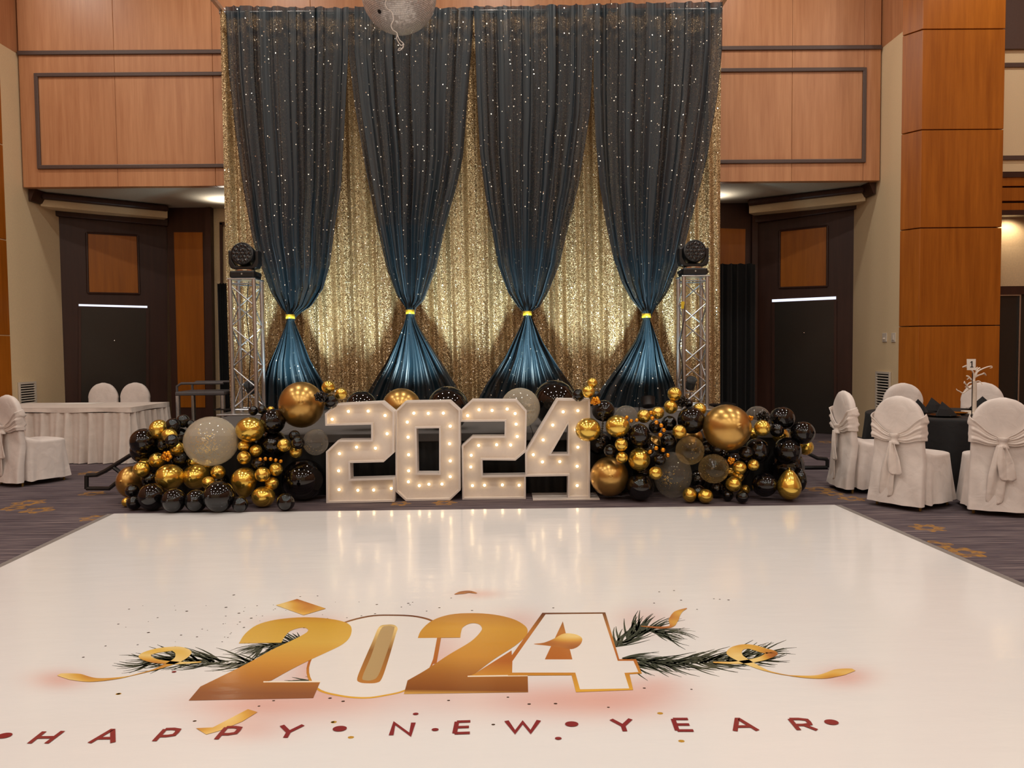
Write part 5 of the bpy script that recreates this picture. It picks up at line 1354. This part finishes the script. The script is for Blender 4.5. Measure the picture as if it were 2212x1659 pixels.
def B(crop, cx, cy, rx, mat, lay, label, ry=None, kind='back', Y=None, grp=None, sz=None):
    global count
    ry = ry or rx
    x0, y0, s = CROP[crop]
    u, v = x0 + cx / s, y0 + cy / s
    Yc = Y if Y is not None else LAY[lay]
    for _ in range(3):
        rw = (rx + ry) / 2 / s * Yc / F
        p = at_y(u, v, Yc)
        if Y is None and p.z - rw < ST and Yc > YS0 - rw * .9: Yc = YS0 - rw * .9
        p = at_y(u, v, Yc)
        lim = at_z(u, v + ry / s, .002).y if v + ry / s > HORIZON + 40 else 99
        if Yc > lim: Yc = lim
    if Y is not None:
        p = at_y(u, v, Yc); rw = ry / s * Yc / F
        if p.z - rw < ST: pass
    p = at_y(u, v, Yc); k = Yc / F / s
    key = (kind, mat)
    if key not in BM: BM[key] = balloon_mesh(kind, M[mat])
    o = bpy.data.objects.new('balloon', BM[key]); COL.objects.link(o)
    o.location = p; o.scale = (rx * k, (rx + ry) / 2 * k, ry * k)
    o.rotation_euler = (0, 0, R.uniform(-.35, .35)) if kind == 'back' else (0, 0, 0)
    tag(o, label, 'balloon', grp or GR[crop])
    count += 1
    return o
def confetti(b, n, seed, spot_=(0, 0), spread=.5, low=.5):
    """foil flakes inside a clear balloon, clinging to its wall"""
    rr = random.Random(seed); mb = MB()
    for i in range(n):
        if rr.random() < low: a, e = rr.gauss(spot_[0], spread), rr.gauss(spot_[1], spread)
        else: a, e = rr.uniform(-1.3, 1.3), rr.uniform(-1.4, .4)
        d = Vector((math.sin(a) * math.cos(e), -math.cos(a) * math.cos(e), math.sin(e)))
        c = d * .965; x = d.orthogonal().normalized(); y = d.cross(x); q = rr.uniform(.016, .034); t = rr.uniform(0, 6.28)
        x, y = x * math.cos(t) + y * math.sin(t), y * math.cos(t) - x * math.sin(t); w = rr.uniform(.5, 1.0)
        mb.add([c + x * q, c + y * q * w, c - x * q, c - y * q * w], [(0, 1, 2, 3)])
    o = obj('confetti', mb, M['confetti'], parent=b, world=False, fix=False); o['kind'] = 'stuff'; o['label'] = 'gold foil confetti inside'
def beads(crop, pts, r, mat, lay, label, n=None, jitter=.0, Y=None):
    x0, y0, s = CROP[crop]; rr = random.Random(len(label))
    path = catmull([(x0 + x / s, y0 + y / s) for x, y in pts], 8) if len(pts) > 1 else [(x0 + pts[0][0] / s, y0 + pts[0][1] / s)]
    Yc = Y or LAY[lay]
    if len(pts) > 1:
        L = [0]
        for a, b in zip(path[:-1], path[1:]): L.append(L[-1] + math.hypot(b[0] - a[0], b[1] - a[1]))
        st = 2 * r / s * .92; m = max(3, int(L[-1] / st)); out = []
        for i in range(m):
            d = L[-1] * i / (m - 1); k = max(j for j in range(len(L)) if L[j] <= d + 1e-9); k = min(k, len(path) - 2)
            f = (d - L[k]) / max(1e-9, L[k + 1] - L[k]); out.append((path[k][0] + (path[k + 1][0] - path[k][0]) * f, path[k][1] + (path[k + 1][1] - path[k][1]) * f))
    else:
        c = path[0]; out = [(c[0] + jitter / s * math.cos(i * 2.4) * math.sqrt((i + .3) / n), c[1] + jitter / s * .8 * math.sin(i * 2.4) * math.sqrt((i + .3) / n)) for i in range(n)]
    mb = MB(); rw = r / s * Yc / F
    for i, (u, v) in enumerate(out):
        mb.sphere(at_y(u, v, Yc - .02 * (i % 3)), rw, 8, 6)
    o = obj('bead_garland' if len(pts) > 1 else 'bead_cluster', mb, M[mat], smooth=True)
    tag(o, label, 'beads', 'bead strings in the garlands'); return o

# ---- left garland, back to front
B('L', 325, 800, 128, 'black', 0, 'black balloon below the outermost black balloon, over the left tube frame')
B('L', 325, 712, 134, 'black', 1, 'large black balloon at the outer left edge of the left garland, beside the skirted table')
B('L', 690, 655, 82, 'black', 0, 'black balloon tucked behind the left side of the big confetti balloon')
B('L', 715, 505, 66, 'black', 0, 'black balloon at the top of the left shoulder, right one of two')
B('L', 790, 540, 48, 'black', 0, 'small black balloon touching the upper left of the big confetti balloon')
B('L', 615, 552, 76, 'black', 1, 'black balloon at the top of the left shoulder, left one of two')
B('L', 478, 588, 94, 'gold', 1, 'gold balloon at the top left of the left garland, in front of the table skirt', 98)
B('L', 480, 650, 68, 'gold', 0, 'gold balloon half hidden under the top left gold balloon')
B('L', 580, 648, 76, 'gold', 2, 'gold balloon between the top left gold balloon and two small black ones', 68)
B('L', 655, 778, 72, 'gold', 1, 'gold balloon left of the big confetti balloon at its middle height')
B('L', 515, 745, 54, 'black', 2, 'small black balloon above the gold bead flower, left one of two')
B('L', 605, 702, 66, 'black', 3, 'small black balloon above the gold bead flower, right one of two')
B('L', 685, 895, 82, 'black', 1, 'black balloon right of the gold bead flower')
B('L', 335, 930, 60, 'gold', 1, 'gold balloon peeping out behind the two gold balloons over the pearl gold one')
B('L', 455, 895, 76, 'gold', 2, 'gold balloon left of the gold bead flower')
B('L', 195, 1110, 132, 'matte_gold', 1, 'large pearl gold balloon at the outer left end of the left garland', 158)
B('L', 300, 988, 78, 'gold', 3, 'gold balloon overlapping the top of the outer pearl gold balloon')
B('L', 155, 1312, 48, 'gold', 1, 'small gold balloon half hidden at the bottom left corner of the left garland')
B('L', 395, 1085, 95, 'black', 2, 'black balloon between the outer pearl gold balloon and the round gold one')
B('L', 310, 1240, 46, 'black', 2, 'tiny black balloon low beside the outer pearl gold balloon')
B('L', 210, 1200, 66, 'black', 4, 'small black balloon in front of the outer pearl gold balloon')
B('L', 228, 1318, 72, 'black', 4, 'small black balloon on the floor at the bottom left corner')
B('L', 408, 1258, 136, 'black', 2, 'black balloon on the floor, first from the left in the bottom row')
B('L', 622, 1296, 120, 'black', 2, 'black balloon on the floor under the round gold balloon')
B('L', 846, 1298, 112, 'black', 2, 'black balloon on the floor under the middle gold balloon')
B('L', 1075, 1256, 156, 'black', 2, 'large black balloon on the floor in the middle of the left garland')
B('L', 1085, 1105, 90, 'black', 1, 'black balloon right of the two small gold balloons under the confetti balloon')
B('L', 1285, 1335, 78, 'black', 1, 'black balloon on the floor below the drop shaped gold balloon')
B('L', 1480, 1000, 110, 'black', 0, 'black balloon behind the three small gold balloons of the left garland')
B('L', 960, 950, 70, 'gold', 0, 'gold balloon showing just under the big confetti balloon')
B('L', 820, 925, 58, 'gold', 0, 'gold balloon behind the lower left rim of the big confetti balloon')
B('L', 582, 1063, 140, 'gold', 3, 'round gold balloon at the front left, second largest gold in the lower row', 131)
B('L', 845, 1058, 130, 'gold', 2, 'gold balloon under the big confetti balloon, middle of the left garland', 126)
B('L', 1065, 1015, 71, 'gold', 3, 'small gold balloon just under the big confetti balloon on its right')
B('L', 970, 1120, 65, 'gold', 4, 'small gold balloon low between the middle gold balloon and the black floor row')
cb = B('L', 995, 705, 264, 'clear', 2, 'big clear confetti balloon in the middle of the left garland', 248)
confetti(cb, 330, 1, (-.1, -.12), .30, .75)
B('L', 1400, 680, 150, 'black', 0, 'big black balloon deep behind the upper right of the left garland')
B('L', 1605, 740, 150, 'black', 0, 'black balloon behind the small black pair of the left garland')
B('L', 1415, 402, 48, 'black', 0, 'tiny black balloon below the left truss, left one of two', Y=7.2)
B('L', 1502, 393, 46, 'black', 0, 'tiny black balloon below the left truss, right one of two', Y=7.18)
B('L', 1590, 392, 36, 'gold', 0, 'small gold balloon peeping above the black balloon by the largest gold one', Y=7.25)
B('L', 1608, 508, 124, 'black', 1, 'black balloon between the upper gold balloon and the largest gold balloon', 126)
B('L', 1385, 590, 142, 'gold', 2, 'large gold balloon right of the big confetti balloon', 126)
B('L', 1320, 755, 58, 'gold', 2, 'small gold balloon right of the big confetti balloon, topmost of three')
B('L', 1440, 800, 62, 'gold', 2, 'small gold balloon right of the big confetti balloon, rightmost of three')
B('L', 1322, 870, 67, 'gold', 3, 'small gold balloon right of the big confetti balloon, lowest of three')
B('L', 1470, 935, 76, 'black', 2, 'black balloon above the drop shaped gold balloon')
B('L', 1325, 1100, 128, 'gold', 3, 'drop shaped gold balloon with its neck down, right half of left garland', 134, 'drop')
B('L', 1640, 985, 68, 'gold', 3, 'small gold balloon under the curved gold bead string')
B('L', 1600, 1125, 68, 'gold', 3, 'small gold balloon just above the lowest gold balloon of the left garland')
B('L', 1508, 1037, 76, 'gold', 4, 'small gold balloon right of the drop shaped gold balloon')
B('L', 1515, 1258, 116, 'gold', 3, 'lowest gold balloon of the left garland, resting on the floor', 104)
B('L', 1915, 1085, 215, 'black', 1, 'largest black balloon, left of the first numeral 2', 205)
B('L', 1740, 1310, 90, 'black', 2, 'black balloon on the floor left of the largest black balloon')
B('L', 1825, 652, 56, 'black', 2, 'small black balloon under the largest gold balloon, upper of two')
B('L', 1858, 722, 66, 'black', 3, 'small black balloon under the largest gold balloon, lower of two')
B('L', 1838, 810, 65, 'gold', 2, 'small gold balloon under the small black pair, lower of two')
B('L', 1720, 745, 68, 'gold', 3, 'small gold balloon left of the small black pair, higher of two')
cb = B('L', 2037, 715, 126, 'smoke', 2, 'clear confetti balloon beside the top of the first numeral 2', 132)
confetti(cb, 40, 2, (-.35, -.5), .28, .8)
B('L', 1895, 342, 224, 'matte_gold', 2, 'largest gold balloon of the left garland, above the first numeral 2', 230, Y=7.3)
B('C', 165, 188, 48, 'gold', 3, 'small gold balloon on the right shoulder of the largest left gold balloon', grp=GR['L'], Y=7.1)
B('C', 258, 236, 43, 'gold', 3, 'small gold balloon just over the top left of the first numeral 2', grp=GR['L'], Y=7.1)
B('C', 186, 292, 52, 'black', 4, 'small black balloon at the top left corner of the first numeral 2', grp=GR['L'], Y=7.05)
beads('C', [(112, 258)], 11, 'black', 4, 'tuft of tiny black beads on the largest left gold balloon', 26, 44, Y=7.0)
beads('L', [(1485, 885), (1560, 880), (1620, 890), (1690, 905)], 20, 'bead_gold', 4, 'curved orange gold bead string in the left garland')
beads('L', [(552, 852)], 22, 'bead_gold', 4, 'flower of orange gold beads in the left garland', 12, 46)

# ---- behind the numerals
B('C', 405, 330, 112, 'black', 0, 'black balloon rising behind the first numeral 2', 116, Y=7.75)
B('C', 695, 335, 142, 'matte_gold', 0, 'pearl gold balloon rising between the first 2 and the 0', 140, Y=7.8)
B('C', 1030, 345, 152, 'black', 0, 'black balloon rising between the 0 and the second 2', 165, Y=7.8)
cb = B('C', 1555, 338, 145, 'clear', 0, 'clear confetti balloon rising behind the second numeral 2', 146, Y=7.5); confetti(cb, 80, 3, (.35, -.4), .35, .7)
B('C', 1805, 305, 158, 'black', 0, 'large black balloon rising behind the numeral 4', 170, Y=7.95)
B('C', 1975, 248, 46, 'black', 0, 'small black balloon behind the two gold ones over the numeral 4', Y=7.13)

# ---- right garland, back to front
B('R', 235, 187, 46, 'gold', 1, 'small gold balloon above the numeral 4, upper of two', Y=7.1)
B('R', 202, 260, 56, 'gold', 2, 'small gold balloon above the numeral 4, lower of two', Y=7.05)
B('R', 270, 290, 36, 'black', 0, 'tiny black balloon right of the two gold balloons over the numeral 4', Y=7.3)
B('R', 330, 425, 98, 'black', 1, 'black balloon at the top right corner of the numeral 4', 92)
B('R', 290, 700, 100, 'black', 0, 'black balloon half hidden right of the numeral 4 at mid height')
beads('R', [(318, 455), (325, 520), (318, 600), (312, 660), (305, 735)], 10, 'black_glitter', 3, 'string of tiny black beads beside the numeral 4')
cb = B('R', 525, 470, 100, 'smoke', 0, 'smoky clear balloon at the top of the right garland behind the gold ones', 92)
beads('R', [(262, 342)], 18, 'bead_gold', 3, 'cluster of orange gold beads at the top corner of the numeral 4', 11, 34, Y=7.0)
B('R', 198, 585, 110, 'gold', 5, 'gold balloon overlapping the right side of the numeral 4', 102, Y=6.99)
B('R', 700, 760, 150, 'black', 0, 'big black balloon deep in the middle of the right garland')
B('R', 500, 640, 110, 'black', 0, 'black balloon deep behind the two large gold balloons near the 4')
B('R', 890, 530, 66, 'black', 1, 'black balloon in the notch right of the hanging bead string')
B('R', 770, 560, 56, 'black', 1, 'small black balloon left of the hanging bead string')
B('R', 450, 556, 105, 'gold', 3, 'large gold balloon second from the numeral 4 in the right garland', 97)
beads('R', [(530, 480), (570, 512), (615, 505)], 17, 'bead_gold', 3, 'short orange gold bead string right of the second large gold balloon')
B('R', 675, 470, 59, 'gold', 2, 'small gold balloon at the top of the right garland, left of the bead string')
B('R', 795, 442, 54, 'gold', 2, 'small gold balloon at the top of the right garland, above the bead string')
beads('R', [(735, 440), (748, 490), (790, 530), (835, 560), (845, 590), (815, 630)], 20, 'bead_gold', 4, 'long hanging orange gold bead string in the right garland')
B('R', 905, 392, 60, 'gold', 1, 'small gold balloon below the topmost gold balloon by the right truss', Y=7.2)
B('R', 937, 281, 61, 'gold', 1, 'topmost gold balloon of the right garland, beside the right truss foot', Y=7.2)
beads('R', [(1005, 350)], 12, 'black', 1, 'tuft of tiny black beads under the topmost gold balloon', 24, 52, Y=7.25)
B('R', 1055, 362, 38, 'black', 0, 'tiny black balloon at the foot of the right truss', Y=7.25)
B('R', 1150, 412, 58, 'gold', 0, 'gold balloon behind the round black one near the right truss', Y=7.13)
B('R', 760, 700, 74, 'matte_gold', 1, 'pearl gold balloon in the hollow below the hanging bead string', 66)
B('R', 1090, 660, 90, 'matte_gold', 0, 'pearl gold balloon behind the upper amber clear balloon')
B('R', 1080, 505, 118, 'black', 2, 'large black balloon left of the largest right gold balloon', 118)
B('R', 635, 630, 92, 'black', 3, 'black balloon right of the second large gold balloon', 98)
B('R', 882, 682, 72, 'black', 2, 'black balloon below the small gold one in the middle of the right garland')
B('R', 978, 603, 60, 'gold', 4, 'small gold balloon in front of the large black one, mid right garland')
B('R', 1320, 830, 105, 'black', 0, 'black balloon deep behind the lower amber clear balloon')
B('R', 1215, 738, 58, 'black', 2, 'small black balloon under the largest right gold balloon, left of two')
B('R', 1302, 745, 54, 'black', 3, 'small black balloon under the largest right gold balloon, right of two')
cb = B('R', 1645, 480, 105, 'smoke', 0, 'smoky clear balloon right of the largest right gold balloon', 98)
B('R', 1605, 615, 48, 'gold', 0, 'gold balloon half hidden at the right rim of the largest right gold balloon')
B('R', 1845, 640, 70, 'gold', 0, 'gold foil balloon scrap between the black balloons at the far right')
B('R', 1855, 488, 105, 'black', 1, 'large black balloon at the top right of the right garland', 100)
beads('R', [(1695, 475)], 13, 'black', 2, 'tuft of tiny black beads between the smoky clear balloon and its black neighbour', 26, 55)
beads('R', [(1585, 488)], 12, 'bead_gold', 3, 'small cluster of orange gold beads by the largest right gold balloon', 8, 22)
B('R', 2055, 735, 68, 'gold', 0, 'gold balloon half hidden under the outermost black balloon at the right end')
B('R', 2030, 612, 104, 'black', 2, 'outermost black balloon at the right end of the right garland', 100)
B('R', 1810, 588, 60, 'black', 2, 'small black balloon right of the gold one at the far right')
B('R', 1685, 570, 70, 'gold', 3, 'small gold balloon right of the largest right gold balloon')
B('R', 1890, 900, 150, 'black', 0, 'big black balloon behind the egg shaped gold balloon', 160)
B('R', 1640, 765, 108, 'black', 2, 'black balloon below the small gold one at the far right')
B('R', 1900, 765, 118, 'black', 2, 'large black balloon above the egg shaped gold balloon', 118)
B('R', 1545, 785, 62, 'black', 3, 'small black balloon below the right rim of the largest right gold balloon')
B('R', 1450, 900, 130, 'black', 0, 'big black balloon behind the four small gold ones at the right')
B('R', 1990, 1010, 62, 'black', 2, 'black balloon right of the egg shaped gold balloon near the floor', 110)
B('R', 1385, 567, 206, 'matte_gold', 3, 'largest gold balloon of the right garland', 200)
B('R', 385, 765, 54, 'black', 3, 'small black balloon above the large pearl gold one by the numeral 4')
B('R', 487, 822, 51, 'gold', 4, 'small gold balloon of the stacked pair beside the large pearl gold, lower one')
B('R', 482, 713, 57, 'gold', 4, 'small gold balloon of the stacked pair beside the large pearl gold, upper one')
B('R', 380, 985, 165, 'matte_gold', 2, 'large pearl gold balloon on the floor right of the numeral 4', 170)
B('R', 660, 950, 78, 'black', 1, 'black balloon behind the upper edge of the round black floor balloon')
B('R', 635, 838, 95, 'gold', 3, 'large gold balloon above the round black floor balloon', 100)
beads('R', [(728, 775), (770, 745), (820, 750), (860, 775), (878, 805)], 21, 'bead_gold', 4, 'arched orange gold bead string above the clear floor balloon')
cb = B('R', 920, 970, 164, 'smoke', 2, 'large clear confetti balloon on the floor in the right garland', 200); confetti(cb, 110, 4, (-.3, -.1), .22, .75)
B('R', 812, 840, 52, 'black', 4, 'small black balloon left of the clear floor balloon top')
B('R', 775, 955, 58, 'gold', 5, 'small gold balloon in front of the clear floor balloon')
B('R', 645, 1072, 118, 'black', 3, 'round black balloon on the floor right of the large pearl gold one', 118)
B('R', 1130, 1010, 80, 'black', 1, 'black balloon between the clear floor balloon and the lower amber clear one')
B('R', 1140, 1120, 70, 'black', 1, 'black balloon on the floor behind the two small gold ones')
B('R', 1300, 1090, 70, 'black', 2, 'black balloon on the floor under the lower amber clear balloon')
B('R', 1065, 1142, 60, 'gold', 4, 'small gold balloon on the floor, left of the pair', 66)
B('R', 1200, 1152, 65, 'gold', 4, 'small gold balloon on the floor, right of the pair', 62)
cb = B('R', 1068, 763, 123, 'amber', 4, 'upper amber tinted clear balloon in the middle of the right garland'); confetti(cb, 22, 5, (.1, .2), .35, .7)
cb = B('R', 1270, 918, 130, 'amber', 4, 'lower amber tinted clear balloon in the middle of the right garland', 126); confetti(cb, 18, 6, (-.3, 0), .3, .6)
beads('R', [(1420, 850)], 17, 'bead_gold', 4, 'small cluster of orange gold beads above the four small gold balloons', 8, 26)
B('R', 1478, 985, 52, 'gold', 2, 'gold balloon half hidden between the four small gold ones at the right')
B('R', 1412, 945, 38, 'gold', 2, 'tiny gold balloon at the right rim of the lower amber clear balloon')
B('R', 1610, 886, 50, 'gold', 4, 'small gold balloon on the right of the four, nearest the black ones')
B('R', 1490, 910, 60, 'gold', 4, 'small gold balloon below the bead cluster at the right')
B('R', 1540, 1095, 42, 'gold', 2, 'tiny gold balloon near the floor left of the round black one at the right')
B('R', 1440, 1050, 68, 'gold', 4, 'small gold balloon right of the lower amber clear balloon, lowest of the four')
B('R', 1390, 1145, 50, 'black', 3, 'small black balloon on the floor at the right, left of two')
B('R', 1515, 1160, 54, 'black', 4, 'small black balloon on the floor at the right, right of two')
B('R', 1705, 1055, 108, 'black', 3, 'round black balloon on the floor left of the egg shaped gold balloon', 104)
B('R', 1915, 1070, 102, 'gold', 4, 'egg shaped gold balloon at the bottom right end of the right garland', 116, 'drop').rotation_euler = (0, math.radians(180), 0)
